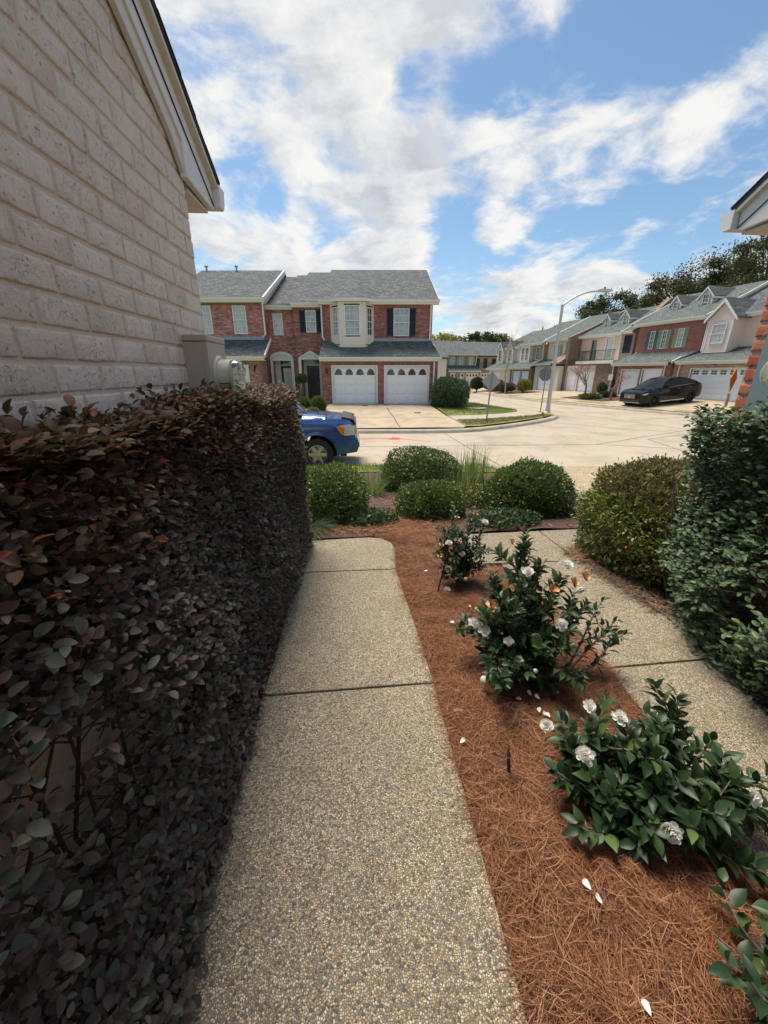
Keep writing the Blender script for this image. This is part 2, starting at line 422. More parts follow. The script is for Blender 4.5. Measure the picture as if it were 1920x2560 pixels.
# ------------------------------------------------------------------ terrain
STREET = [(-60,9.9),(-20,9.75),(.45,9.42),(5.4,9.05),(8.2,8.55),(12.5,7.0),(18,3.5),(26,-4),(34,-12),
          (48,-6),(38,-1),(30,5),(24,11.2),(19.9,17.4),(18.4,20.7),(16.9,25),(15.6,29.5),(14.8,33),(14.2,37),(13.9,42),(13.6,52),
          (8.8,53),(8.9,42),(9.15,32.3),(9.6,27),(10.3,24),(11.0,22),(10.95,20.6),(10.2,19.5),(9.2,18.5),(7.3,17.0),(5.0,15.55),(3.4,15.22),(-.05,15.42),(-20,16.2),(-60,17.6)]
def seg_d(px, py, a, b):
    dx, dy = b[0]-a[0], b[1]-a[1]; t = ((px-a[0])*dx+(py-a[1])*dy)/(dx*dx+dy*dy); t = max(0, min(1, t))
    return math.hypot(px-a[0]-t*dx, py-a[1]-t*dy)
def inside(px, py, P):
    c = False; j = len(P)-1
    for i in range(len(P)):
        if (P[i][1] > py) != (P[j][1] > py) and px < (P[j][0]-P[i][0])*(py-P[i][1])/(P[j][1]-P[i][1])+P[i][0]: c = not c
        j = i
    return c
def sdist(x, y):
    d = min(seg_d(x, y, STREET[i], STREET[(i+1) % len(STREET)]) for i in range(len(STREET)))
    return -d if inside(x, y, STREET) else d
SZ = -.58
def hz(x, y):
    if y < 4.3 and x < 8: return 0.
    d = max(0, sdist(x, y))
    k = 5.3 if y < 9.9 and x < 9 else 6.8
    t = min(1, d/k)
    z = -.45+.43*(t if t < .85 else .85+.15*math.sin((t-.85)/.15*PI/2))
    if y < 9.9 and x < 9 and d > 4.6: z = min(0, z+.02*(min(1,(d-4.6)/.7)))
    return z
def drape(name, poly, m, dz, g=.6, zf=None, parent=None, kind='structure', jit=0):
    bm = bmesh.new(); vs = [bm.verts.new((x, y, 0)) for x, y in poly]; bm.faces.new(vs)
    xs = [p[0] for p in poly]; ys = [p[1] for p in poly]
    for ax, lo, hi in ((0, min(xs), max(xs)), (1, min(ys), max(ys))):
        k = math.ceil(lo/g)
        while k*g < hi:
            co = (k*g, 0, 0) if ax == 0 else (0, k*g, 0); no = (1,0,0) if ax == 0 else (0,1,0)
            bmesh.ops.bisect_plane(bm, geom=bm.verts[:]+bm.edges[:]+bm.faces[:], plane_co=co, plane_no=no); k += 1
    for v in bm.verts: v.co.z = (zf or hz)(v.co.x, v.co.y)+dz+(rnd.uniform(-jit, jit) if jit else 0)
    bmesh.ops.recalc_face_normals(bm, faces=bm.faces)
    if sum(f.normal.z for f in bm.faces) < 0: bmesh.ops.reverse_faces(bm, faces=bm.faces)
    me = bpy.data.meshes.new(name); bm.to_mesh(me); bm.free()
    o = link(name, me, m, parent)
    if kind: o['kind'] = kind
    return o

# ------------------------------------------------------------------ ground materials
def aggregate(name, sc=105, tint=(1,1,1), dark=1.):
    m, n, b = mat(name); co = obco(n)
    w = n('ShaderNodeVectorMath', {0: co, 1: n('ShaderNodeVectorMath', {0: n('ShaderNodeTexNoise', {'Vector': co, 'Scale': 30, 'Detail': 1}).outputs[1], 3: .006}, operation='SCALE').outputs[0]}, operation='ADD').outputs[0]
    v = n('ShaderNodeTexVoronoi', {'Vector': w, 'Scale': sc, 'Randomness': 1}); e = n('ShaderNodeTexVoronoi', {'Vector': w, 'Scale': sc, 'Randomness': 1}, feature='DISTANCE_TO_EDGE')
    rr = sep(n, v.outputs['Color'])[0]
    t = lambda c: tuple(a*b_*dark for a, b_ in zip(c, tint))
    col = n.ramp(rr, [(0,t((.10,.095,.09))),(.12,t((.26,.24,.22))),(.3,t((.42,.32,.20))),(.45,t((.52,.42,.27))),(.6,t((.62,.54,.38))),(.75,t((.36,.31,.26))),(.82,t((.66,.62,.52))),(.93,t((.34,.19,.11))),(1,t((.72,.68,.6)))], 'CONSTANT')
    edge = n.math('GREATER_THAN', e.outputs[0], .10)
    sm = n('ShaderNodeMapRange', {0: e.outputs[0], 1: .02, 2: .16}).outputs[0]
    col = n.mix(sm, t((.19,.17,.135)), col)
    big = n.noise(co, 1.1, 5, .6); st = n.noise(co, 4.5, 6, .65)
    col = n.mix(n.math('MULTIPLY', n('ShaderNodeMapRange', {0: big, 1: .35, 2: .7}).outputs[0], .38), col, t((.17,.14,.09)), )
    col = n.mix(n.math('MULTIPLY', n('ShaderNodeMapRange', {0: st, 1: .5, 2: .8}).outputs[0], .35), col, t((.12,.10,.07)))
    con(n, b, base=col, rough=.75, spec=.35, normal=bump(n, sm, .7, .004))
    return m
M['agg'] = aggregate('exposed_aggregate', 150, (1.02,1,.96), dark=.95)
M['agg_far'] = aggregate('exposed_aggregate_drive', 60, (1.1,1.02,.92), 1.1)
def concrete(name, col, var=.16, sc=1.2):
    m, n, b = mat(name); co = obco(n)
    a = n.noise(co, sc, 8, .65); g = n.noise(co, 55, 3, .7)
    x, y, z = sep(n, co)
    broom = n.noise(comb(n, n.math('MULTIPLY', x, 2.), n.math('MULTIPLY', y, 50)), 1, 3)
    c = n.ramp(a, [(.25, tuple(v*(1-var*1.6) for v in col)), (.5, col), (.75, tuple(v*(1+var*.6) for v in col))])
    c = n.mix(n.math('MULTIPLY', g, .35), c, tuple(v*.6 for v in col))
    c = n.mix(n.math('MULTIPLY', broom, .18), c, tuple(v*.62 for v in col))
    st = n('ShaderNodeMapRange', {0: n.noise(co, .6, 4, .6, 1.5), 1: .55, 2: .75}).outputs[0]
    c = n.mix(n.math('MULTIPLY', st, .6), c, tuple(v*.6 for v in col))
    vw = n('ShaderNodeVectorMath', {0: co, 1: n('ShaderNodeVectorMath', {0: n('ShaderNodeTexNoise', {'Vector': co, 'Scale': 1.2, 'Detail': 6}).outputs[1], 3: 1.3}, operation='SCALE').outputs[0]}, operation='ADD').outputs[0]
    ck = n('ShaderNodeMapRange', {0: n('ShaderNodeTexVoronoi', {'Vector': vw, 'Scale': .22}, feature='DISTANCE_TO_EDGE').outputs[0], 1: .0, 2: .006, 3: .22, 4: 0}).outputs[0]
    sp = n('ShaderNodeMapRange', {0: n.noise(co, 3.1, 7, .75), 1: .62, 2: .74, 4: .45}).outputs[0]
    c = n.mix(sp, c, tuple(v*.5 for v in col)); c = n.mix(ck, c, tuple(v*.3 for v in col))
    con(n, b, base=c, rough=.85, spec=.25, normal=bump(n, g, .25, .004))
    return m
M['street'] = concrete('street_concrete', (.42,.36,.285), .22, .8)
M['kerb'] = concrete('kerb_concrete', (.40,.35,.28), .28, 3)
M['walk'] = concrete('sidewalk_concrete', (.44,.375,.30), .2, 2)
M['drive'] = concrete('driveway_concrete', (.44,.36,.255), .26, 1.6)
M['joint'] = simple('joint_filler', (.09,.08,.07), .9, .3, 30)
def grassmat(name, a, b_, c):
    m, n, b = mat(name); co = obco(n)
    f = n.noise(co, 1.4, 6, .65); g = n.noise(co, 45, 4, .8)
    col = n.ramp(n.math('ADD', n.math('MULTIPLY', f, .7), n.math('MULTIPLY', g, .35)), [(.35,a),(.52,b_),(.68,c)])
    con(n, b, base=col, rough=.9, spec=.1, normal=bump(n, g, .9, .03))
    return m
M['grass'] = grassmat('lawn_grass', (.08,.13,.025), (.17,.22,.05), (.36,.32,.14))
M['grass_d'] = grassmat('dormant_grass', (.13,.15,.05), (.27,.24,.11), (.36,.31,.18))
M['soil'] = simple('soil_and_litter', (.075,.042,.028), .95, .5, 14, bmp=.8, bsc=60)
M['straw_base'] = simple('straw_mat', (.19,.075,.038), .95, .45, 25, bmp=1, bsc=140)
M['straw'] = leafmat('pine_needles', [(0,(.05,.018,.010)),(.25,(.15,.05,.022)),(.5,(.25,.088,.038)),(.8,(.35,.15,.07)),(1,(.48,.28,.16))], .6, .25, .1)
M['blade'] = leafmat('grass_blade', [(0,(.07,.12,.03)),(.5,(.15,.22,.05)),(1,(.34,.33,.14))], .6, .2, .3)
M['ground'] = grassmat('ground_sheet', (.09,.12,.04), (.17,.18,.08), (.22,.2,.12))

# ------------------------------------------------------------------ ground, street, kerbs
def ground():
    xs = sorted(set(list(np.arange(-24, 44, .8)) + [-400,-200,-100,-60,-40,60,80,120,200,400]))
    ys = sorted(set(list(np.arange(-6, 70, .8)) + [-200,-80,-30,90,130,200,320,600]))
    V = []; Q = []
    for y in ys:
        for x in xs:
            if -24 <= x <= 44 and -6 <= y <= 70:
                d = sdist(x, y); z = -.8 if d < .75 else hz(x, y)-.05
            else: z = -.8 if (y > 5 and y < 25 and x < 60) else (-.05 if y > 25 or x > 60 else -.8)
            if y < 4.2 and x < 8: z = -.06
            V.append((x, y, z))
    nx = len(xs)
    for j in range(len(ys)-1):
        for i in range(nx-1): a = j*nx+i; Q.append((a, a+1, a+1+nx, a+nx))
    o = np_mesh('ground', V, Q, M['ground']); o['kind'] = 'structure'
ground()
drape('street', STREET, M['street'], 0, 2.0, lambda x, y: SZ)
def strip(name, pts, w, m, dz, zf, kind='structure'):
    mb = MB()
    P = [Vector((x, y)) for x, y in pts]
    L = []
    for i, p in enumerate(P):
        d = (P[min(i+1, len(P)-1)]-P[max(i-1, 0)]).normalized(); nrm = Vector((-d.y, d.x))*w/2
        L.append((p+nrm, p-nrm))
    for (a, b), (c, d) in zip(L, L[1:]):
        mb.quad(*[(q.x, q.y, zf(q.x, q.y)+dz) for q in (a, b, d, c)])
    o = mb.build(name, m); o['kind'] = kind
    return o
def jl(a, b, n=8, j=.02): return [(a[0]+(b[0]-a[0])*t+rnd.uniform(-j, j), a[1]+(b[1]-a[1])*t+rnd.uniform(-j, j)) for t in np.linspace(0, 1, n)]
flat = lambda x, y: SZ
JT = [((3.45,15.2),(3.7,9.15)),((-3,15.5),(-3.1,9.6)),((-9,15.8),(-9.3,9.7)),((-20,12.9),(8,12.4)),((8,12.4),(14,15.5)),((14,15.5),(12.2,24)),((12.2,24),(11.3,50)),
      ((8,12.4),(16,9)),((9.3,8.2),(10.5,13.3)),((9.2,18.3),(12.7,15)),((9.9,29),(15.5,29.6)),((9.2,38),(14,38.4)),((13.6,18.8),(18.4,20.4)),((10.5,13.3),(19.8,17.3)),((16,9),(24,11))]
mbj = MB()
for a, b in JT:
    pts = jl(a, b, 10); 
    for p, q in zip(pts, pts[1:]):
        d = (Vector(q)-Vector(p)).normalized(); w = .014; nx, ny = -d.y*w, d.x*w
        mbj.quad((p[0]+nx,p[1]+ny,SZ+.004),(p[0]-nx,p[1]-ny,SZ+.004),(q[0]-nx,q[1]-ny,SZ+.004),(q[0]+nx,q[1]+ny,SZ+.004))
mbj.build('street_joints', M['joint'])['kind'] = 'structure'
def kerb(name, pts, out, w=.3):
    # mountable kerb: rises from the street outward; out=+1 means left of travel
    mb = MB(); P = [Vector((x, y)) for x, y in pts]
    # resample
    Q = [P[0]]
    for a, b in zip(P, P[1:]):
        k = max(1, int((b-a).length/1.0))
        Q += [a+(b-a)*(i+1)/k for i in range(k)]
    prof = [(-.02,-.02),(.02,.004),(.07,.09),(.13,.125),(w,.13),(w+.01,-.05)]
    rows = []
    for i, p in enumerate(Q):
        d = (Q[min(i+1, len(Q)-1)]-Q[max(i-1, 0)]).normalized(); nr = Vector((-d.y, d.x))*out
        rows.append([(p.x+nr.x*a, p.y+nr.y*a, SZ+h) for a, h in prof])
    for r0, r1 in zip(rows, rows[1:]):
        for k in range(len(prof)-1): mb.quad(r0[k], r0[k+1], r1[k+1], r1[k])
    o = mb.build(name, M['kerb'], None, True); o['kind'] = 'structure'
def smooth_pts(p, it=2):
    for _ in range(it):
        q = [p[0]]
        for a, b in zip(p, p[1:]): q += [(a[0]*.75+b[0]*.25, a[1]*.75+b[1]*.25), (a[0]*.25+b[0]*.75, a[1]*.25+b[1]*.75)]
        p = q+[p[-1]]
    return p
kerb('kerb', smooth_pts(STREET[0:9]), -1)
kerb('kerb', smooth_pts(STREET[9:21]), -1)
kerb('kerb', smooth_pts(STREET[21:35]), -1)
M['dirt'] = simple('gutter_dirt', (.17,.14,.10), .95, .5, 3, bmp=.3)
strip('gutter_dirt', smooth_pts(STREET[0:9]), .07, M['dirt'], .004, flat); strip('gutter_dirt', smooth_pts(STREET[9:21]), .09, M['dirt'], .004, flat); strip('gutter_dirt', smooth_pts(STREET[21:35]), .09, M['dirt'], .004, flat)
# corner lawn, verge and curved walk (points read outward from the kerb)
drape('lawn', [(4.3,23.3),(4.35,18.9),(4.3,18.75),(6.1,19.35),(7.7,20.2),(8.75,21.2),(9.15,22.2),(9.0,23.8),(8.7,26),(8.35,29.9),(8.2,34),(8.1,52),(4.5,52),(4.5,30)], M['grass'], .02, .8)
drape('sidewalk', [(4.45,17.55),(4.35,18.72),(6.1,19.3),(7.73,20.15),(8.8,21.15),(9.2,22.2),(9.05,23.8),(8.75,26),(8.4,29.9),(8.25,34),(8.15,52),(8.7,52),(8.75,34),(8.95,30),(9.3,26),(9.75,23.9),(10.3,22.3),(10.25,21.2),(9.85,20.5),(8.9,19.65),(7.2,18.6),(5.8,17.95)], M['walk'], .005, .8)
drape('verge', [(4.5,16.0),(4.45,17.5),(5.8,17.9),(7.2,18.55),(8.9,19.6),(9.6,20.2),(10.25,19.95),(9.9,19.75),(8.95,18.9),(7.1,17.4),(5.1,16.1)], M['grass_d'], .015, .5)
drape('verge', [(9.95,20.4),(10.3,21.2),(10.35,22.3),(9.8,23.95),(9.35,26),(9.0,30),(8.8,34),(8.75,52),(8.55,52),(8.6,42),(8.85,32.3),(9.3,27),(10.0,24),(10.72,22),(10.65,20.8),(10.4,20.1)], M['grass_d'], .015, .5)
strip('walk_joint', [(8.95,19.65),(8.85,21.1)], .02, M['joint'], .012, hz)
strip('walk_joint', [(10.28,21.25),(9.2,22.0)], .02, M['joint'], .012, hz)
# driveway in front of the brick pair
drv = [(-1.65,15.8),(-1.6,23.45),(4.15,23.05),(4.25,18.9),(4.4,17.5),(4.5,16.0),(4.35,15.7)]
drape('driveway', drv, M['drive'], .012, .8)
strip('driveway_joint', jl((1.55,23.2),(1.75,15.85), 8, .015), .045, M['joint'], .018, hz)
strip('driveway_joint', jl((-1.6,20.9),(4.25,20.55), 6, .01), .02, M['joint'], .018, hz)
strip('driveway_joint', jl((-1.6,18.3),(4.3,17.95), 6, .01), .02, M['joint'], .018, hz)
drape('garden_bed', [(-9,17.2),(-8.8,25.8),(-1.65,25.2),(-1.68,17.0)], M['grass'], .01, 1.0)
# far verge on the left
drape('verge', [(-40,16.8),(-40,30),(-9,27),(-9,16.5)], M['grass'], .01, 2)
# right row front: concrete aprons with grass islands
drape('row_driveway', [(13.95,52),(14.1,42),(14.45,37),(15.1,33),(15.9,29.5),(17.2,25),(18.75,20.75),(20.2,17.5),(24.3,11.4),(30,5.4),(36,5),(36,13),(27,15),(24.4,22),(22.4,31.5),(21.2,37),(19.5,44),(18,52)], M['drive'], .01, 1.5)
for pl in ([(17.55,25.2),(18.1,24.0),(18.35,22.4),(18.0,22.5),(17.6,23.8)],[(18.4,21.9),(20.2,18.0),(20.9,18.5),(19.0,22.0)],
           [(14.6,38.2),(14.75,36.4),(15.6,36.6),(15.3,38.3)],[(15.5,33.2),(16.0,31.0),(16.9,31.2),(16.2,33.4)],[(16.5,29.6),(17.3,26.8),(18,27.0),(17.2,29.6)]):
    drape('grass_patch', pl, M['grass_d'], .018, .8)
drape('flower_bed', [(17.1,32.6),(18.0,28.2),(20.6,27.9),(21.3,31.8),(20.4,33.4)], M['soil'], .03, .8)
drape('flower_bed', [(14.9,47.5),(15.2,39.5),(18.6,39.0),(18.6,43),(17.3,48)], M['soil'], .03, 1.2)
# small round utility lids and the manhole cover
def disc(name, x, y, z, r, m, label, cat, group=None, h=.012):
    mb = MB(); mb.lathe([(0,h),(r*.9,h),(r*.93,h-.004),(r,h-.001),(r,-.02)], 28, 0, 0, 0)
    o = mb.build(name, m); o.location = (x, y, z); return tag(o, label, cat, group)
M['lid'] = simple('cast_iron_lid', (.10,.085,.075), .7, .3, 30, bmp=.5)
M['lid_g'] = simple('concrete_lid', (.26,.26,.25), .8, .15, 12)
disc('manhole_cover', 6.6, 21.7, hz(6.6,21.7)+.03, .62, M['lid_g'], 'round grey manhole cover in the corner lawn behind the diamond sign', 'manhole cover')
disc('cleanout_lid', 2.45-2.0, 21.9, hz(.5,21.9)+.015, .17, M['lid'], 'small dark lid in the driveway nearer the left garage door', 'drain lid')
disc('cleanout_lid', 3.0, 19.4, hz(3,19.4)+.015, .17, M['lid'], 'small dark lid in the driveway below the right garage door', 'drain lid')
M['redpaint'] = simple('red_marking_paint', (.62,.05,.07), .8, .25, 9)
mb = MB()
for cl in ([(-.15,14.05,.02),(.5,14.1,.05),(.95,14.1,.06),(1.3,14.05,.12),(1.7,13.95,.05),(2.2,13.6,.03),(2.55,13.35,.01)],):
    for (x0,y0,w0),(x1,y1,w1) in zip(cl, cl[1:]): mb.quad((x0,y0-w0,SZ+.005),(x1,y1-w1,SZ+.005),(x1,y1+w1,SZ+.005),(x0,y0+w0,SZ+.005))
mb.poly([(1.15,13.9,SZ+.009),(1.5,13.85,SZ+.009),(1.55,14.25,SZ+.009),(1.3,14.35,SZ+.009),(1.1,14.1,SZ+.009)])
mb.build('street_paint_mark', M['redpaint'])['kind'] = 'structure'

# ------------------------------------------------------------------ near side: verge, driveway, beds
drape('verge', [(-40,9.2),(-12,9.15),(.4,9.1),(3.1,8.9),(3.1,7.9),(.4,8.1),(-12,8.2),(-40,8.2)], M['grass'], .02, 1.)
drape('near_driveway', [(3.15,8.88),(5.4,8.72),(7.9,8.25),(7.6,4.3),(3.2,4.3)], M['agg_far'], .01, .5)
drape('near_driveway', [(7.95,8.2),(12.3,6.6),(17.6,3.1),(24,-3),(16,-4),(9,1),(8.5,4.2),(7.65,4.3)], M['grass'], .0, 1)
strip('near_driveway_joint', [(3.15,8.2),(7.9,7.85)], .016, M['joint'], .014, hz)
strip('near_driveway_joint', [(3.15,7.1),(7.9,6.7)], .016, M['joint'], .014, hz)
strip('near_driveway_joint', [(3.2,5.9),(7.9,5.7)], .014, M['joint'], .014, hz)
BEDZ = lambda x, y: hz(x, y)
drape('planting_bed', [(-3.2,4.0),(-.65,4.0),(-.6,3.86),(.25,3.9),(.9,3.95),(1.9,3.98),(2.75,3.98),(3.1,4.2),(3.12,7.9),(.4,8.1),(-6,8.2),(-6,4)], M['soil'], .0, .3, jit=.012)
drape('planting_bed', [(-3.2,-1.5),(-3.2,4.0),(-.62,4.0),(-.57,-1.5)], M['soil'], -.03, .3, lambda x, y: 0, jit=.01)
drape('planting_bed', [(2.38,-1.5),(2.3,2.5),(2.25,3.0),(2.75,3.3),(2.75,3.95),(3.4,4.2),(8,4.2),(8,-1.5)], M['soil'], -.025, .35, lambda x, y: 0, jit=.01)
def slabs(name, polys, m, th=.09, label=None):
    mb = MB()
    for p in polys: mb.prism(p, 'z', -th, 0)
    o = mb.build(name, m, None, False, .006); o['kind'] = 'structure'; return o
PR = lambda y: .36+.075*min(1, max(0, (3.0-y)/2.2)) if y > .8 else .435
slabs('front_path', [
    [(-.56,-1.6),(.44,-1.6),(.44,.0),(.435,.6),(.43,.9),(.42,1.3),(.41,1.735),(-.56,1.705)],
    [(-.56,1.718),(.41,1.748),(.395,2.1),(.37,2.45),(.34,2.9),(.325,3.125),(-.56,3.115)],
    [(-.56,3.127),(.325,3.137),(.345,3.35),(.36,3.55),(.33,3.72),(.24,3.83),(.1,3.87),(-.56,3.82)]], M['agg'])
slabs('side_slab', [[(-1.5,3.1),(-.6,3.1),(-.6,3.8),(-1.5,3.78)]], M['agg'])
slabs('right_path', [
    [(1.28,-1.6),(2.38,-1.6),(2.37,1.6),(2.37,1.82),(1.5,1.78),(1.48,1.3),(1.42,.9),(1.36,.5)],
    [(1.5,1.793),(2.37,1.833),(2.33,2.4),(2.3,2.8),(2.2,3.17),(1.34,3.17),(1.3,3.05),(1.44,2.6),(1.5,2.2)],
    [(.98,3.183),(2.08,3.183),(2.04,3.92),(1.2,3.88),(1.02,3.72),(.93,3.4)],
    [(2.093,3.183),(2.22,3.183),(2.6,3.25),(3.15,3.3),(3.15,4.26),(2.75,3.95),(2.053,3.92)]], M['agg'])
mbc = MB(); mbc.prism([(1.16,.1),(1.165,.55),(1.28,.62),(1.5,.6),(1.5,.1)], 'z', -.05, .045)
o = mbc.build('stepping_stone', simple('grey_stone_step', (.33,.33,.33), .85, .12, 30, bmp=.6, bsc=90), None, False, .012)
tag(o, 'grey stone edging block at the near right corner of the pine straw bed', 'stone block')
BED = [(.445,-1.5),(.445,.6),(.43,1.3),(.415,1.74),(.375,2.45),(.33,3.13),(.35,3.35),(.365,3.55),(.335,3.73),(.24,3.86),(.1,3.9),(.3,4.0),(1.0,4.05),(.95,3.85),(.92,3.4),(.97,3.18),(1.3,3.1),(1.43,2.6),(1.49,2.2),(1.49,1.75),(1.47,1.3),(1.41,.9),(1.35,.5),(1.27,-1.5)]
def bedz(x, y):
    d = min(seg_d(x, y, BED[i], BED[(i+1) % len(BED)]) for i in range(len(BED)))
    return -.03+.055*min(1, d/.16)+.012*math.sin(x*9+y*4)*math.sin(y*7)
drape('straw_bed', BED, M['straw_base'], 0, .06, bedz)
def needles(name, n, sampler, L=(.07,.15), w=.0017, zf=None, mat_=None, lift=.03, tilt=.16, label=None):
    P = np.array([sampler() for _ in range(n)]); th = rg.uniform(0, 2*PI, n)
    L = rg.uniform(L[0], L[1], n); bend = rg.normal(0, .35, n)
    ti = np.abs(rg.normal(0, tilt, n))*rg.choice([-1, 1], n)
    z0 = np.array([zf(p[0], p[1]) for p in P]) + rg.uniform(0, 1, n)**1.5*lift
    ts = np.array([0, .33, .67, 1.])
    pos = []; x = P[:,0].copy(); y = P[:,1].copy(); z = z0.copy()
    V = np.zeros((n, 4, 2, 3))
    for k in range(4):
        a = th + bend*(k-1.5)*.8
        dx, dy = np.cos(a), np.sin(a)
        ww = w*(1 if k < 3 else .3)
        V[:,k,0] = np.stack([x-dy*ww, y+dx*ww, z+w*.2], 1); V[:,k,1] = np.stack([x+dy*ww, y-dx*ww, z], 1)
        x = x+dx*L/3; y = y+dy*L/3; z = np.maximum(z+np.sin(ti)*L/3*(1 if k < 1 else -.5), z0-.012)
    q = np.array([[0,1,3,2],[2,3,5,4],[4,5,7,6]])
    Q = (q[None]+(np.arange(n)*8)[:,None,None]).reshape(-1, 4)
    o = np_mesh(name, V.reshape(-1, 3), Q, mat_ or M['straw'], None, None, False); o['kind'] = 'stuff'
    return o
def in_poly(P):
    xs = [p[0] for p in P]; ys = [p[1] for p in P]
    def f():
        while True:
            x, y = rnd.uniform(min(xs), max(xs)), rnd.uniform(min(ys), max(ys))
            if inside(x, y, P): return (x, y)
    return f
def clumpy(P):
    f0 = in_poly(P)
    def f():
        while True:
            x, y = f0()
            if rnd.random() < .55+.45*math.sin(x*23+y*9)*math.sin(y*19-x*11): return (x, y)
    return f
BEDV = [(x, max(y, -.05)) for x, y in BED]
_g = {}
def bz_fast(x, y):
    k = (round(x*25), round(y*25))
    if k not in _g: _g[k] = bedz(k[0]/25, k[1]/25)
    return _g[k]
needles('pine_straw', 115000, clumpy(BEDV), zf=lambda x, y: bz_fast(x, y)+.018*max(0, math.sin(x*17+y*5)*math.sin(y*13-x*6)), L=(.05,.125), w=.00078)
LB = [(-.66,-.2),(-.57,-.2),(-.57,3.8),(-.8,3.8)]
needles('pine_straw', 3000, in_poly(LB), zf=lambda x, y: -.03, w=.0011)
needles('pine_straw', 2600, in_poly([(-.5,3.95),(1.0,4.0),(1.2,4.3),(.6,4.75),(-.3,4.9)]), zf=hz, L=(.08,.16), w=.002)
needles('pine_straw', 2200, in_poly([(.1,3.95),(.9,4.0),(.6,4.5),(.15,4.4)]), zf=hz, L=(.08,.16), w=.002)
M['twig'] = simple('dry_twig', (.17,.12,.09), .9, .3, 30)
M['litter'] = leafmat('dry_litter', [(0,(.09,.05,.03)),(.4,(.22,.14,.09)),(.8,(.36,.26,.18)),(1,(.42,.16,.07))], .8, .2, .1)
needles('twig_litter', 2600, in_poly([(2.02,3.35),(2.15,2.8),(2.22,2.3),(2.3,2.3),(2.35,2.9),(2.75,3.5),(2.3,3.5)]), zf=lambda x, y: .0, L=(.06,.2), w=.0018, mat_=M['litter'], lift=.04, tilt=.3)
def litter(name, n, samp, zf, s=(.015,.035)):
    P = np.array([(*p, zf(*p)+rnd.uniform(.002,.02)) for p in (samp() for _ in range(n))]); a = rg.uniform(0, 2*PI, n)
    D = np.stack([np.cos(a), np.sin(a), rg.normal(0, .25, n)], 1); N = np.stack([rg.normal(0,.35,n), rg.normal(0,.35,n), np.ones(n)], 1)
    L = rg.uniform(*s, n); o = leaves(name, P, D, N, L, L*.5, M['litter']); o['kind'] = 'stuff'; return o
litter('leaf_litter', 900, in_poly([(2.25,1.2),(2.42,1.2),(2.4,2.7),(2.22,2.7)]), lambda x, y: -.01)
litter('leaf_litter', 700, in_poly([(-.6,-.2),(-.54,-.2),(-.54,3.8),(-.62,3.8)]), lambda x, y: -.01)
litter('path_debris', 70, in_poly([(-.5,.2),(.4,.2),(.3,3.7),(-.5,3.7)]), lambda x, y: -.004, (.006,.02))
litter('path_debris', 60, in_poly([(1.55,1.4),(2.3,1.4),(2.1,3.1),(1.5,3.0)]), lambda x, y: -.004, (.006,.02))
litter('leaf_litter', 2500, in_poly([(-.6,3.9),(2.7,4.0),(3.0,6.5),(-.6,6.5)]), hz, (.02,.04))
def blades(name, n, samp, zf, h=(.03,.07), w=.004, mat_=None, lean=.5):
    P = np.array([(*p, zf(*p)) for p in (samp() for _ in range(n))]); a = rg.uniform(0, 2*PI, n)
    D = np.stack([np.cos(a)*lean, np.sin(a)*lean, np.ones(n)], 1); N = np.stack([np.cos(a+1.5), np.sin(a+1.5), np.zeros(n)], 1)
    L = rg.uniform(*h, n); o = leaves(name, P, D, N, L, w*np.ones(n), mat_ or M['blade'], T=T1); o['kind'] = 'stuff'; return o
blades('grass', 9000, in_poly([(4.35,18.85),(6.1,19.35),(7.7,20.2),(8.75,21.2),(9.1,22.2),(8.9,23.8),(8.4,28),(4.6,24)]), lambda x, y: hz(x,y)+.02, (.05,.11), .012)
blades('grass', 4500, in_poly([(4.55,16.05),(4.5,17.45),(5.8,17.85),(8.9,19.5),(9.6,20.1),(10.2,19.9),(8.95,18.95),(7.1,17.5),(5.1,16.2)]), lambda x, y: hz(x,y)+.015, (.04,.09), .012)
blades('grass', 5000, in_poly([(-4,9.15),(.4,9.1),(3.1,8.9),(3.1,8.0),(.4,8.15),(-4,8.3)]), lambda x, y: hz(x,y)+.02, (.05,.13), .006)

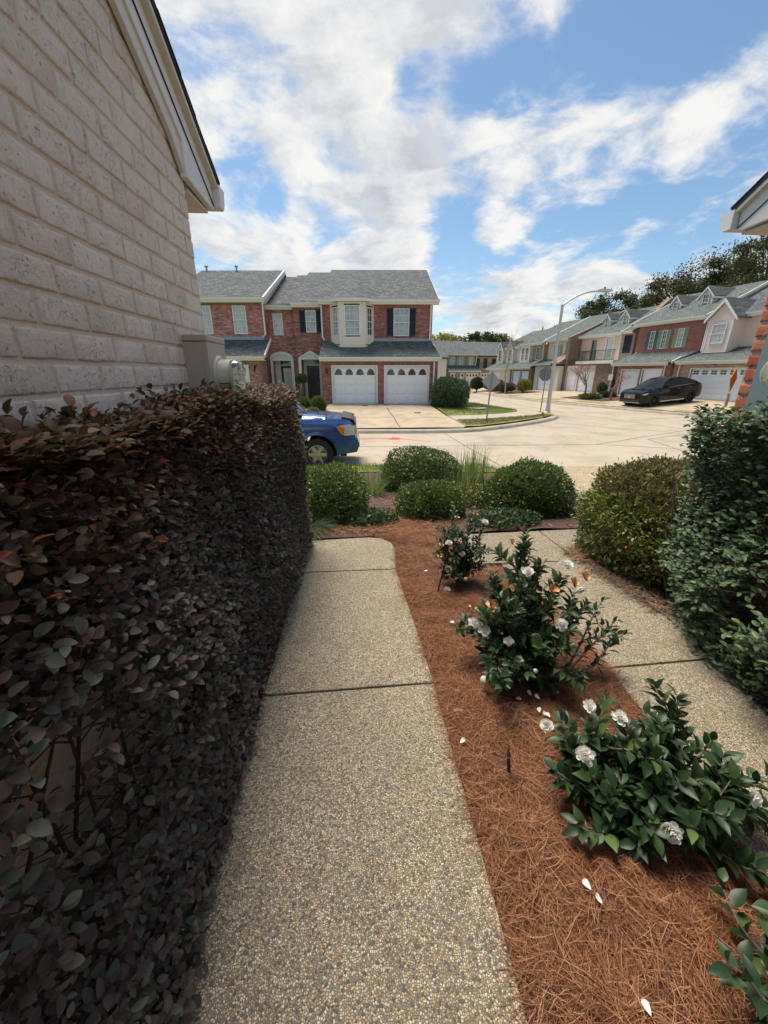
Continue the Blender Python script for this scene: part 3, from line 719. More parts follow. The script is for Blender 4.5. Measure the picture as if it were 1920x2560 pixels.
# ------------------------------------------------------------------ near houses
def nearbrick(name, cols, mort, sc=9):
    m, n, b = mat(name); co = obco(n)
    isl = n('ShaderNodeNewGeometry').outputs['Random Per Island']
    f = n.noise(co, sc, 7, .7); g = n.noise(co, 70, 5, .75); 
    sm = n.noise(comb(n, n.math('MULTIPLY', sep(n, co)[1], 14), n.math('MULTIPLY', sep(n, co)[2], 3.5)), 1, 6, .7)
    col = n.ramp(n.math('ADD', n.math('MULTIPLY', isl, .55), n.math('MULTIPLY', f, .5)), cols)
    col = n.mix(n('ShaderNodeMapRange', {0: sm, 1: .5, 2: .72, 4: .35}).outputs[0], col, tuple(c*.62 for c in cols[1][1]))
    pit = n('ShaderNodeMapRange', {0: g, 1: .60, 2: .72}).outputs[0]
    col = n.mix(n.math('MULTIPLY', pit, .75), col, tuple(c*.35 for c in cols[0][1]))
    cr = n('ShaderNodeTexVoronoi', {'Vector': n('ShaderNodeVectorMath', {0: co, 1: n('ShaderNodeVectorMath', {0: n('ShaderNodeTexNoise', {'Vector': co, 'Scale': 18, 'Detail': 4}).outputs[1], 3: .09}, operation='SCALE').outputs[0]}, operation='ADD').outputs[0], 'Scale': 26}, feature='DISTANCE_TO_EDGE').outputs[0]
    cr = n('ShaderNodeMapRange', {0: cr, 1: .0, 2: .035}).outputs[0]; msk = n('ShaderNodeMapRange', {0: n.noise(co, 5, 3), 1: .45, 2: .6}).outputs[0]
    cr = n.math('SUBTRACT', 1, n.math('MULTIPLY', n.math('SUBTRACT', 1, cr), msk))
    col = n.mix(n.math('MULTIPLY', n.math('SUBTRACT', 1, cr), .22), col, tuple(c*.5 for c in cols[1][1]))
    h = n.math('SUBTRACT', n.math('ADD', n.noise(co, 55, 8, .75), n.math('MULTIPLY', cr, .28)), n.math('MULTIPLY', pit, .6))
    con(n, b, base=col, rough=.9, spec=.2, normal=bump(n, h, 1, .008))
    mm, n, b = mat(name+'_mortar'); co = obco(n)
    g = n.noise(co, 90, 5, .75)
    con(n, b, base=n.mix(g, tuple(c*.72 for c in mort), tuple(c*1.15 for c in mort)), rough=.95, spec=.1, normal=bump(n, g, .8, .005))
    return [m, mm]
def brick_wall(name, x, face, y0, y1, z0, z1, mats, parent, top=None, L=.203, H=.087, mj=.011, raise_=.009, jit=.0022, nu=13, nv=8, body=.25):
    us = np.concatenate([[0,.012], np.linspace(.035, .965, nu-4), [.988,1]]); vs = np.concatenate([[0,.035], np.linspace(.10, .90, nv-4), [.965,1]])
    V = []; Q = []; mi = []
    rows = int((z1-z0)/H)+1; nb = 0
    for r in range(rows):
        off = (r % 2)*L/2 + rnd.uniform(-.006, .006); k = -1
        while True:
            a = y1-off-k*L; k += 1
            b = a-L
            if b < y0-L: break
            a2 = min(a, y1); 
            if a2-b < .03: continue
            zc = z0+r*H
            if top and zc > top((a2+b)/2)+.05: continue
            hh = H-mj; bl = (a2-b)-mj
            jx = rnd.uniform(-.0012, .0018); cut = rnd.uniform(.0, .004)
            base = len(V)
            low = [rnd.uniform(-jit, jit) for _ in range(nu)]; hi = [rnd.uniform(-jit, jit) for _ in range(nu)]
            for j, v in enumerate(vs):
                for i, u in enumerate(us):
                    edge = i in (0, nu-1) or j in (0, nv-1)
                    rr = -.004 if edge else raise_+jx+rnd.gauss(0, .0006)
                    if not edge and (i in (1, nu-2) or j in (1, nv-2)): rr -= .0008+.5*cut*rnd.random()
                    yy = b+mj/2+u*bl+(rnd.uniform(-jit, jit) if i in (0,1,nu-2,nu-1) else 0)*.7
                    zz = zc+mj/2+v*hh+(low[i]*(1-v)+hi[i]*v)
                    V.append((x+face*rr, yy, zz))
            for j in range(nv-1):
                for i in range(nu-1):
                    q = (base+j*nu+i, base+j*nu+i+1, base+(j+1)*nu+i+1, base+(j+1)*nu+i)
                    Q.append(q if face > 0 else q[::-1]); mi.append(0)
    # mortar face and wall body
    zt = (lambda y: min(z1, top(y)+.1)) if top else (lambda y: z1)
    ys = np.linspace(y0, y1, 12)
    for a, b in zip(ys, ys[1:]):
        n = len(V); V += [(x,a,z0),(x,b,z0),(x,b,zt(b)),(x,a,zt(a))]; Q.append((n,n+1,n+2,n+3)); mi.append(1)
        n = len(V); V += [(x-face*body,a,z0),(x-face*body,b,z0),(x-face*body,b,zt(b)),(x-face*body,a,zt(a))]; Q.append((n,n+1,n+2,n+3)); mi.append(1)
        n = len(V); V += [(x,a,zt(a)),(x,b,zt(b)),(x-face*body,b,zt(b)),(x-face*body,a,zt(a))]; Q.append((n,n+1,n+2,n+3)); mi.append(1)
    n = len(V); V += [(x,y1,z0),(x-face*body,y1,z0),(x-face*body,y1,zt(y1)),(x,y1,zt(y1))]; Q.append((n,n+1,n+2,n+3)); mi.append(1)
    return np_mesh(name, V, Q, mats, parent, mi, True)
NB = nearbrick('painted_brick', [(.1,(.70,.60,.51)),(.4,(.83,.735,.64)),(.8,(.88,.80,.71)),(1,(.88,.83,.75))], (.78,.66,.56))
SL = .57
def near_house(name, label, side, wx, yc, mats, xin, jit, mj, raise_):
    # side=-1: wall at wx facing +x ; side=+1: wall facing -x
    T = thing(name, label, 'house', (wx, yc, 0))
    f = -side
    topf = lambda y: 2.60+max(0, -y-.05)*SL+.12
    brick_wall('wall', 0, f, -4.2, 0, -.1, 5.2, mats, T, top=lambda y: 2.70+max(0, -y)*SL-.02, jit=jit, mj=mj, raise_=raise_)
    # wall facing the street
    MB().box(min(-f*.02,-f*7), max(-f*.02,-f*7), -.26, -.005, -.1, 2.6).build('front_wall', mats[0], T)
    fx = f*.045
    # rake board with the boxed eave end
    prof = [(.30,2.565),(-.06,2.58),(-.06,2.72),(-4.2,2.72+4.14*SL),(-4.2,2.69+4.5*SL),(-.06,2.69+.36*SL),(.31,2.69)]
    mb = MB(); mb.prism(prof, 'x', min(f*.012,fx), max(f*.012,fx)); r = mb.build('rake_board', M['trim'], T, False, .004)
    mb = MB(); lo = [(.325,2.66),(-.5,3.1),(-.5,3.07),(.325,2.635)]
    mb = MB(); mb.prism([(.30,2.585),(.30,2.590),(-4.2,2.600+4.5*SL),(-4.2,2.595+4.5*SL)], 'x', min(fx,fx+f*.006), max(fx,fx+f*.006))
    mb.build('board_seam', M['slot'], T)
    mb = MB(); mb.prism([(-.05,2.585),(-.16,2.70),(-4.2,2.70+4.04*SL),(-4.2,2.74+4.04*SL),(-.05,2.74)], 'x', min(f*.012,f*.035), max(f*.012,f*.035))
    mb.build('frieze_board', M['trim2'], T, False, .003)
    # crown strip under the shingles
    mb = MB(); mb.prism([(.315,2.672),(.315,2.698),(-4.2,2.705+4.515*SL),(-4.2,2.672+4.515*SL)], 'x', min(f*.0,fx+f*.03), max(f*.0,fx+f*.03)); mb.build('drip_edge', M['trim2'], T)
    # eave soffit running away from the gable
    mb = MB(); a, b = sorted((f*.012, -f*6)); mb.box(a, b, .01, .297, 2.55, 2.563); mb.box(a, b, .285, .318, 2.57, 2.668); mb.build('soffit', M['trim2'], T)
    # roof deck with ragged shingle edge
    mb = MB(); a, b = sorted((fx+f*.035, -f*7))
    mb.prism([(.35,2.682),(.35,2.700),(-5.2,2.708+5.55*SL),(-5.2,2.690+5.55*SL)], 'x', a, b)
    xe = fx+f*.035; y = .355
    while y > -4.5:
        l = .14; a2, b2 = sorted((xe-f*.3, xe+f*rnd.uniform(.0,.012)))
        z = 2.708+(.35-y)*SL
        mb.prism([(y,z),(y-.0,z+.012),(y-l*1.25,z+l*1.25*SL+.006),(y-l*1.25,z+l*1.25*SL)], 'x', a2, b2); y -= l
    mb.build('roof', M['roof_dark'], T)
    # gutter with its end cap
    gx = sorted((f*xin, -f*6)); mb = MB()
    prof = [(0.317,2.695),(0.325,2.695),(0.325,2.595),(0.370,2.595),(0.392,2.630),(0.400,2.675),(0.416,2.680),(0.416,2.700),(0.428,2.700),(0.428,2.670),(0.410,2.665),(0.402,2.620),(0.376,2.585),(0.317,2.585)]
    mb.prism(prof, 'x', gx[0], gx[1])
    e = f*xin; mb.prism([(0.320,2.695),(0.320,2.587),(0.376,2.587),(0.402,2.622),(0.410,2.665),(0.426,2.695)], 'x', min(e,e+f*.006), max(e,e+f*.006))
    mb.build('gutter', M['trim'], T)
    return T
near_house('near_house', 'near house on the left with a painted beige brick gable wall and white rake board', -1, -.83, 2.40, NB, .075, .0016, .011, .0055)
NR = nearbrick('rustic_brick', [(.1,(.28,.08,.05)),(.4,(.48,.16,.095)),(.7,(.55,.22,.13)),(1,(.50,.30,.16))], (.50,.43,.37), 16)
near_house('near_house', 'near house at the right edge with rough orange red brick corner and white eave', 1, 2.56, 2.53, NR, .075, .006, .020, .012)

# electric meters
M['box_t'] = simple('taupe_meter_box', (.40,.35,.31), .5, .06, 5)
M['box_g'] = simple('blue_grey_meter_box', (.20,.26,.27), .55, .12, 5)
M['mring'] = simple('meter_body_plastic', (.55,.55,.46), .4, .05, 5)
m, n, b = mat('meter_glass'); con(n, b, base=(.85,.88,.8), rough=.05, trans=.9, spec=.6); M['mglass'] = m
M['mface'] = simple('meter_face', (.62,.66,.50), .5, .03, 5)
def meter(name, label, wx, f, y0, y1, z0, z1, dep, yc, zc, bm_):
    T = thing(name, label, 'electric meter', (wx, (y0+y1)/2, zc))
    oy = (y0+y1)/2; Y = lambda y: y-oy; Zz = lambda z: z-zc
    mb = MB(); a, b = sorted((f*.0, f*dep)); mb.box(a, b, Y(y0), Y(y1), Zz(z0), Zz(z1-.03)); bx = mb.build('box', bm_, T, False, .005)
    mb = MB(); a, b = sorted((f*.012, f*(dep+.006))); mb.box(a, b, Y(y0)-.006, Y(y1)+.006, Zz(z1-.028), Zz(z1)); mb.build('box_lid', bm_, T, False, .004)
    mb = MB(); a, b = sorted((f*(dep-.02), f*(dep+.0035))); mb.box(a, b, Y(y0)-.0035, Y(y1)+.0035, Zz(z0)+.01, Zz(z1)-.03); mb.build('cover_panel', bm_, T, False, .002)
    c = Y(yc); d = dep; r = .088
    MB().lathe([(r+.014,f*d),(r+.014,f*(d+.008)),(r+.004,f*(d+.014)),(r,f*(d+.014))], 40, 0, c, 0, 'x').build('meter_ring', M['mring'], T, True)
    MB().lathe([(r-.004,f*(d+.005)),(r-.006,f*(d+.078)),(r-.012,f*(d+.082)),(0,f*(d+.082))], 40, 0, c, 0, 'x').build('meter_body', M['mring'], T, True)
    g = MB().lathe([(r-.002,f*(d+.07)),(r-.002,f*(d+.09)),(r-.01,f*(d+.112)),(r-.03,f*(d+.12)),(0,f*(d+.122))], 40, 0, c, 0, 'x').build('glass_cover', M['mglass'], T, True)
    fm = MB(); xx = sorted((f*(d+.0825), f*(d+.0845)))
    fm.box(xx[0], xx[1], c-.055, c+.055, -.045, .02); fc = fm.build('meter_face', M['mface'], T)
    mk = MB(); x2 = sorted((f*(d+.0847), f*(d+.0855)))
    mk.box(x2[0], x2[1], c-.04, c+.035, -.04, -.034); mk.box(x2[0], x2[1], c-.035, c-.01, .006, .009); mk.box(x2[0], x2[1], c+.01, c+.03, .006, .009)
    for i, yy in enumerate((-.03,-.012,.006,.024)): mk.box(x2[0], x2[1], c+yy, c+yy+.009, -.016, -.012); mk.box(x2[0], x2[1], c+yy, c+yy+.003, -.024, -.016)
    mk.box(x2[0], x2[1], c-.05, c+.05, .035, .055)
    mk.build('face_print', M['slot'], fc)
    if f < 0:
        MB().tube([(f*.06,0,Zz(z0)+.01),(f*.06,0,-zc)], .035, 12).build('conduit', bm_, T, True)
        MB().tube([(f*.06,0,Zz(z1)-.01),(f*.06,0,2.56-zc)], .035, 12).build('conduit', bm_, T, True)
    lt = MB()
    for zz in (-.035,-.058): lt.box(*sorted((f*(d+.02), f*(d+.07))), c-r*.9, c-r*.9+.004, zz, zz+.004)
    lt.build('latch', M['slot'], T)
    return T
meter('electric_meter', 'taupe electric meter box with round glass meter on the painted left wall', -.83, 1, 2.06, 2.33, 1.2, 1.87, .115, 2.2, 1.68, M['box_t'])
meter('electric_meter', 'blue grey electric meter box with round pale meter on the right brick wall', 2.56, -1, 1.93, 2.24, 1.15, 1.93, .22, 2.03, 1.70, M['box_g'])

# ------------------------------------------------------------------ brick pair across the street
PA = (-1.36, 23.25, 0); RA = R(-3.8); GZ = -.25
def arch_pts(x0, x1, z0, zs, h, n=14, inset=0):
    cx = (x0+x1)/2; r = (x1-x0)/2-inset
    return [(x0+inset,z0)]+[(cx-r*math.cos(t), zs+(h-inset)*math.sin(t)) for t in np.linspace(0, PI, n)]+[(x1-inset,z0)]
T = thing('townhouse', 'red brick townhouse with cream bay window above two white garage doors', 'house', PA, RA)
wallF(T, M['brick_a'], -.6, 5.98, GZ, 2.45, 0, [(.06,2.5,-.3,1.99),(3.04,5.44,-.3,1.99)], 5)
MB().box(-.02,2.6,-.006,.0,2.09,2.33).build('brick_lintel', M['soldier'], T); MB().box(2.98,5.52,-.006,.0,2.09,2.33).build('brick_lintel', M['soldier'], T)
gdoor(T, .06, 2.5, -.06, 1.99, 0); gdoor(T, 3.04, 5.44, -.06, 1.99, 0)
wallF(T, M['brick_a'], -.62, 5.72, 2.2, 5.32, 1.3, [(3.52,4.40,3.68,5.10)], 6)
MB().box(3.15,4.75,1.294,1.3,5.11,5.30).build('brick_lintel', M['soldier'], T)
roof(T, -.64, 6.05, -.3, 2.52, 1.3, 3.42, M['roof_g'], .08, xr1=5.72)
gutter(T, -.66, 6.12, -.3, 2.5)
MB().box(2.36,5.72,1.27,1.3,3.40,3.56).build('flashing', M['flash'], T)
gable_roof(T, -.75, 6.0, .95, 5.52, 8.3, 8.52, M['roof'])
gable_end(T, 5.6, 1.1, 5.45, 8.3, 8.4, M['siding'])
rake(T, 5.98, 6.03, .95, 5.5, 8.3, 8.5)
gutter(T, -.75, 6.05, .95, 5.50)
gutter(T, -.68, -.6, 1.0, 5.5)
window(T, 3.5, 4.4, 3.68, 5.11, 1.28, 3, 2, M['pane']); shutter(T, 3.12, 3.49, 3.66, 5.11, 1.295, M['navy']); shutter(T, 4.41, 4.77, 3.66, 5.11, 1.295, M['navy'])
# three sided bay
bay = MB(); zb, zt = 3.12, 5.40
BP = [(-.11,1.3),(.49,.62),(1.87,.62),(2.36,1.3)]
def bayface(a, b, wa, wb, z0, z1, hole=None):
    d = Vector((b[0]-a[0], b[1]-a[1])); L = d.length; d /= L; nx, ny = d.y, -d.x
    z = z0
    while z < z1-1e-3:
        t = min(z+.11, z1)
        for s0, s1 in (((0, L),) if not hole or t <= hole[2]+.02 or z >= hole[3]-.02 else ((0, hole[0]), (hole[1], L))):
            P = lambda s, o: (a[0]+d.x*s+nx*o, a[1]+d.y*s+ny*o)
            p0, p1 = P(s0,.018), P(s1,.018); q0, q1 = P(s0,.002), P(s1,.002); r0, r1 = P(s0,-.01), P(s1,-.01)
            bay.quad((*p0,z),(*p1,z),(*q1,t),(*q0,t)); bay.quad((*r0,z),(*r1,z),(*p1,z),(*p0,z))
        z = t
def wedge_z(p): return 3.42 if p[1] > 1.2 else 3.14
bayface(BP[1], BP[2], 0, 0, 3.16, 5.38, (.26,1.12,3.66,5.18))
bayface(BP[0], BP[1], 0, 0, 3.22, 5.38, (.2,.72,3.66,5.12))
bayface(BP[2], BP[3], 0, 0, 3.22, 5.38, (.18,.72,3.66,5.12))
bw = bay.build('bay_wall', M['siding'], T)
MB().add([(*BP[0],3.2),(*BP[1],3.17),(*BP[2],3.17),(*BP[3],3.2),(*BP[0],3.05),(*BP[1],3.05),(*BP[2],3.05),(*BP[3],3.05)], [(0,1,2,3),(4,5,6,7),(0,1,5,4),(1,2,6,5),(2,3,7,6)]).build('bay_base', M['siding'], bw)
for p in (BP[1], BP[2]): MB().tube([(p[0],p[1]-.01,3.16),(p[0],p[1]-.01,5.4)], .045, 8).build('corner_trim', M['trim'], bw)
def bay_win(a, b, s0, s1, z0, z1, nx, pm):
    d = Vector((b[0]-a[0], b[1]-a[1])); L = d.length; d /= L
    w = window(T, s0, s1, z0, z1, 0, nx, 2, pm)
    ang = math.atan2(d.y, d.x); w.location = (a[0], a[1], 0); w.rotation_euler = (0, 0, ang)
    return w
bay_win(BP[1], BP[2], .26, 1.12, 3.66, 5.18, 3, M['pane']); bay_win(BP[0], BP[1], .22, .74, 3.66, 5.12, 2, M['pane']); bay_win(BP[2], BP[3], .2, .72, 3.66, 5.12, 2, M['pane_d'])
BO = [(-.5,1.3),(-.3,1.1),(.38,.42),(1.98,.42),(2.55,1.1),(2.75,1.3)]
rb = MB(); apx = [(.9,2.35,6.35),(1.45,2.35,6.35)]
e = [(-.35,1.1,5.5),(.36,.42,5.5),(2.0,.42,5.5),(2.7,1.1,5.5)]
rb.add(e+apx+[(-.4,2.2,6.1),(2.75,2.2,6.1)], [(0,1,4),(1,2,5,4),(2,3,5),(0,4,6),(3,7,5)]).build('bay_roof', M['roof'], T)
gb = MB()
for a, b in zip(e, e[1:]): gb.add([(a[0],a[1],5.36),(b[0],b[1],5.36),(b[0],b[1],5.5),(a[0],a[1],5.5),(a[0]*.97+.03,a[1]+.12,5.36),(b[0]*.97+.03,b[1]+.12,5.36)], [(0,1,2,3),(0,1,5,4)])
gb.build('gutter', M['trim'], bw)
downspout(T, [(-.6,1.22,5.36),(-.6,1.22,3.62),(-.5,1.12,3.48)]); downspout(T, [(5.62,1.22,5.36),(5.6,1.22,3.5)])
downspout(T, [(5.76,-.1,2.38),(5.76,-.1,.35),(5.55,-.22,.0)])
sconce(T, -.25, 0, 1.8)
# entry wing with the black door under a pediment
wallF(T, M['brick_a'], -2.3, -.62, GZ, 5.3, 1.7, [(-1.62,-.98,3.9,5.06),(-1.98,-.82,-.3,2.62)], 5, reveal=.5)
roof(T, -2.36, -.6, 1.4, 5.46, 8.3, 8.36, M['roof'])
gutter(T, -2.36, -.66, 1.4, 5.42)
window(T, -1.6, -1.0, 3.9, 5.06, 1.69, 2, 2); shutter(T, -1.95, -1.6, 3.9, 5.08, 1.695, M['navy']); shutter(T, -.99, -.66, 3.9, 5.08, 1.695, M['navy'])
pd = MB(); xa, xb = -2.17, -.7
pd.box(xa,xa+.16,1.58,1.72,GZ,2.52); pd.box(xb-.16,xb,1.58,1.72,GZ,2.52)
pd.prism([(xa,2.52),(xa+.16,2.52),((xa+xb)/2,2.78),(xb-.16,2.52),(xb,2.52),((xa+xb)/2,2.92)], 'y', 1.56, 1.72)
pd.prism([(xa+.16,2.52),(xb-.16,2.52),((xa+xb)/2,2.775)], 'y', 1.63, 1.70)
pd.box(xa+.16,xb-.16,1.62,1.72,2.42,2.52); pd.build('door_surround', M['trim'], T)
dd = MB(); dd.box(-1.8,-1.02,2.12,2.16,0.02,2.1)
for c0, c1 in ((.15,.85),(1.0,1.95)):
    for a in (-1.72,-1.36): dd.box(a,a+.27,2.105,2.119,c0,c1)
do = dd.build('door', M['blackdoor'], T); MB().tube([(-1.08,2.07,.95),(-1.08,2.05,1.1),(-1.08,2.07,1.2)], .014, 6).build('handle', M['galv'], do)
fr = MB(); fr.box(-1.98,-1.8,2.1,2.18,GZ,2.5); fr.box(-1.02,-.82,2.1,2.18,GZ,2.5); fr.box(-1.8,-1.02,2.1,2.18,2.1,2.16); fr.box(-1.8,-1.02,2.1,2.18,2.44,2.5)
df = fr.build('door_frame', M['trim2'], T); tr = MB()
MB().box(-1.8,-1.02,2.14,2.16,2.16,2.44).build('pane', M['pane_d'], df)
MB().box(-2.1,-.7,1.2,2.2,GZ,-.02).build('doorstep', M['walk'], T)

T = thing('townhouse', 'pink brick townhouse with arched white door surround, left of the bay window house', 'house', PA, RA)
wallF(T, M['brick_b'], -4.0, -2.32, GZ, 5.25, 2.2, [(-3.64,-3.06,3.79,4.97),(-3.84,-2.72,-.3,2.42)], 5, reveal=.5)
roof(T, -4.05, -2.34, 1.9, 5.40, 7.2, 7.86, M['roof']); roof(T, -3.0, -2.34, 1.92, 5.44, 7.4, 8.0, M['roof'])
gutter(T, -4.0, -2.36, 1.9, 5.36)
window(T, -3.64, -3.06, 3.79, 4.97, 2.19, 2, 2, M['pane_c'])
ap = arch_pts(-4.02, -2.56, GZ, 2.42, .46); ai = arch_pts(-4.02, -2.56, GZ, 2.42, .46, inset=.17)
mb = MB(); k = len(ap)
for y in (2.06, 2.2): mb.v += [(p[0], y, p[1]) for p in ap]+[(p[0], y, p[1]) for p in ai]
for i in range(k-1):
    mb.f.append((i, i+1, k+i+1, k+i)); mb.f.append((i, i+1, 2*k+i+1, 2*k+i)); mb.f.append((k+i, k+i+1, 3*k+i+1, 3*k+i))
mb.prism([(-3.84,2.42)]+[p for p in ai[2:-2]]+[(-2.73,2.42)], 'y', 2.12, 2.18); mb.box(-3.85,-2.73,2.11,2.19,2.36,2.44)
mb.build('door_surround', M['trim'], T)
dd = MB(); dd.box(-3.5,-2.72,2.6,2.64,.02,2.08); do = dd.build('door', M['blackdoor'], T)
MB().box(-3.36,-2.86,2.585,2.598,.35,1.95).build('pane', M['pane'], do); MB().tube([(-3.44,2.57,.95),(-3.44,2.55,1.1)], .014, 6).build('handle', M['galv'], do)
fr = MB(); fr.box(-3.86,-3.8,2.58,2.7,GZ,2.4); fr.box(-3.58,-3.5,2.58,2.66,GZ,2.4); fr.box(-3.5,-2.7,2.58,2.66,2.08,2.15); fr.box(-3.8,-3.58,2.6,2.64,GZ,2.4)
df = fr.build('door_frame', M['trim2'], T); MB().box(-3.5,-2.7,2.6,2.63,2.15,2.4).build('pane', M['pane_d'], df)
MB().box(-4.0,-2.5,1.6,2.7,GZ,-.02).build('doorstep', M['walk'], T)
wallF(T, M['brick_b'], -9.2, -3.98, GZ, 5.45, 1.3, [(-5.66,-4.9,3.78,5.25),(-7.6,-6.88,3.78,5.25)], 6)
MB().box(-9.2,-4.0,1.294,1.3,5.26,5.44).build('brick_lintel', M['soldier'], T)
wallF(T, M['brick_b'], -9.2, -3.98, GZ, 2.4, 0, [(-7.2,-4.76,-.3,2.02)], 3)
MB().box(-7.3,-4.6,-.006,0,2.12,2.36).build('brick_lintel', M['soldier'], T)
gdoor(T, -7.2, -4.76, -.06, 2.02, 0, 'sqr'); 
for k in range(3): MB().box(-5.21-k*.62,-4.88-k*.62,.085,.098,1.66,1.92).build('pane', M['pane_d'], T)
roof(T, -9.3, -3.62, -.3, 2.56, 1.3, 3.5, M['roof'], .08, xr1=-3.86); gutter(T, -9.3, -3.64, -.3, 2.54)
rake(T, -3.66, -3.6, -.3, 2.6, 1.3, 3.55, .16)
MB().box(-9.2,-3.98,1.27,1.3,3.44,3.64).build('flashing', M['flash'], T)
gable_roof(T, -9.3, -3.76, .95, 5.62, 6.8, 8.16, M['roof']); gutter(T, -9.3, -3.76, .95, 5.6)
gable_end(T, -4.0, 1.1, 5.5, 6.8, 8.1, M['siding'])
rake(T, -3.8, -3.72, .95, 5.64, 6.8, 8.18, .26)
dn = MB(); 
for k in range(22):
    t = (k+.5)/22; dn.box(-3.84,-3.76,.95+5.85*t-.05,.95+5.85*t+.05,5.25+2.52*t,5.40+2.52*t)
dn.build('dentils', M['trim2'], T)
window(T, -5.66, -4.9, 3.78, 5.25, 1.29, 3, 2, M['pane_c']); window(T, -7.6, -6.88, 3.78, 5.25, 1.29, 3, 2, M['pane_c'])
downspout(T, [(-3.88,1.15,5.4),(-3.88,1.2,3.75),(-4.05,1.2,3.62)]); sconce(T, -4.3, 0, 1.95)
for px in (-8.9,-6.9): MB().lathe([(.06,0),(.06,.25),(.11,.26),(.11,.33),(0,.36)], 10, px, 6.6, 8.05).build('roof_vent', M['galv'], T)

# ------------------------------------------------------------------ row on the right
PB = (21.95, 32.17, 0); RB = R(-78)
g0 = -.3
T = thing('townhouse', 'red brick townhouse with teal and sage shutters and two dormers, right side of street', 'house', PB, RB)
wallF(T, M['brick_c'], -.55, 4.1, g0, 2.3, -.1, [(-.05,1.52,-.3,1.86),(1.86,3.42,-.3,1.9)], 3)
gdoor(T, -.05, 1.52, -.05, 1.86, -.1, 'none', 2, 5); gdoor(T, 1.86, 3.42, -.05, 1.88, -.1, 'none', 2, 5)
roof(T, -.9, 4.35, -.45, 2.42, 1.2, 3.18, M['roof_g'], .08, xr0=-.45, xr1=4.9); gutter(T, -.92, 4.1, -.45, 2.4)
rake(T, 4.3, 4.36, -.45, 2.44, .3, 2.8, .16)
wallF(T, M['brick_c'], -.42, 4.85, 2.2, 5.22, 1.2, [(.72,1.12,3.42,4.7),(1.72,2.12,3.42,4.74),(2.98,3.44,3.44,4.78)], 4)
for a, b, c, s in ((.72,1.12,3.42,'teal'),(1.72,2.12,3.42,'sage'),(2.98,3.44,3.44,'sage')):
    window(T, a, b, c, c+1.3, 1.19, 2, 2, M['pane_d' if a < 2 else 'pane']); shutter(T, a-.29, a-.01, c-.02, c+1.3, 1.195, M[s]); shutter(T, b+.01, b+.29, c-.02, c+1.3, 1.195, M[s])
wallF(T, M['brick_c'], -1.0, -.42, 2.5, 5.0, 1.7, [], 2); shutter(T, -.85, -.55, 3.45, 4.7, 1.695, M['sage'])
gable_roof(T, -.9, 5.05, .8, 5.36, 6.0, 7.75, M['roof_g']); gutter(T, -.6, 5.0, .8, 5.34); rake(T, 5.02, 5.08, .8, 5.4, 6.0, 7.78, .2); gable_end(T, 4.75, .9, 5.3, 6, 7.7, M['siding_p'])
rake(T, -.96, -.9, .8, 5.4, 6.0, 7.78, .2)
dormer(T, .40, 1.22, 5.75, 6.78, 7.30, 3.0, 5.6, M['siding_p'], M['roof_g']); dormer(T, 2.60, 3.52, 5.75, 6.98, 7.52, 3.0, 6.2, M['siding_p'], M['roof_g'])
downspout(T, [(3.72,-.2,2.3),(3.72,-.2,.9),(3.60,-.2,.0)])
downspout(T, [(4.95,.95,5.3),(5.05,1.1,4.9),(5.05,1.1,3.15)])
MB().lathe([(.07,0),(.07,.16),(0,.2)], 8, -.1, 1.0, 3.05).build('roof_vent', M['alum'], T)

T = thing('townhouse', 'pink sided townhouse with a gabled bay and tan brick around a wide garage door', 'house', PB, RB)
wallF(T, M['brick_t'], 4.12, 10.5, g0, 2.36, .15, [(5.45,9.55,-.3,1.9)], 4)
gdoor(T, 5.45, 9.55, -.08, 1.9, .15, 'sq', 7, 5)
roof(T, 4.3, 10.8, -.25, 2.46, 1.9, 3.3, M['roof_g'], .08); gutter(T, 4.45, 10.8, -.25, 2.44)
MB().lathe([(.06,0),(.06,.05),(.03,.08),(0,.08)], 10, 7.0, .05, 2.15).build('security_light', M['black_iron'], T)
downspout(T, [(4.62,.05,2.34),(4.62,.05,1.1),(4.55,.05,.1)])
sb = MB(); X0, X1, AP = 5.28, 6.82, 6.05
def wf(z):
    if z <= 5.1: return (X0, X1)
    k = (z-5.1)/(.95); return (X0+(AP-X0)*k, X1+(AP-X1)*k)
siding_mb(sb, wf, 2.95, 6.0, .9)
siding_mb(sb, lambda z: (.9, 2.0), 2.95, 5.1, X0, axis='x'); n0 = len(sb.v); siding_mb(sb, lambda z: (.9, 2.0), 2.95, 5.1, X1, axis='x')
for i in range(n0, len(sb.v)): v = sb.v[i]; sb.v[i] = (2*X1-v[0], v[1], v[2])
siding_mb(sb, lambda z: (4.2, 11), 2.95, 5.2, 2.0); sb.build('wall', M['siding_p'], T)
wallF(T, M['siding_p'], 4.2, 11, 2.9, 5.2, 2.01, [], 4, 'upper_wall')
tb = MB()
for sg in (-1, 1):
    xe = X0-.25 if sg < 0 else X1+.25; tb.prism([(AP,6.22),(xe,5.0),(xe,4.82),(AP,6.0)], 'y', .7, .8)
tb.box(X0-.01,X0+.09,.86,.885,2.95,5.1); tb.box(X1-.09,X1+.01,.86,.885,2.95,5.1); tb.build('trim_board', M['trim'], T)
rf = MB()
for sg in (-1, 1):
    xe = X0-.25 if sg < 0 else X1+.25
    vs = [(AP,.72,6.27),(xe,.72,5.03),(xe,2.6,5.03),(AP,4.2,6.27)]; rf.add(vs+[(x,y,z-.06) for x,y,z in vs], [(0,1,2,3),(7,6,5,4),(0,4,5,1),(1,5,6,2)])
rf.build('bay_roof', M['roof'], T)
aw = MB(); wx0, wx1 = 5.62, 6.5
ww = window(T, wx0, wx1, 3.5, 4.72, .82, 3, 2, M['pane_c'])
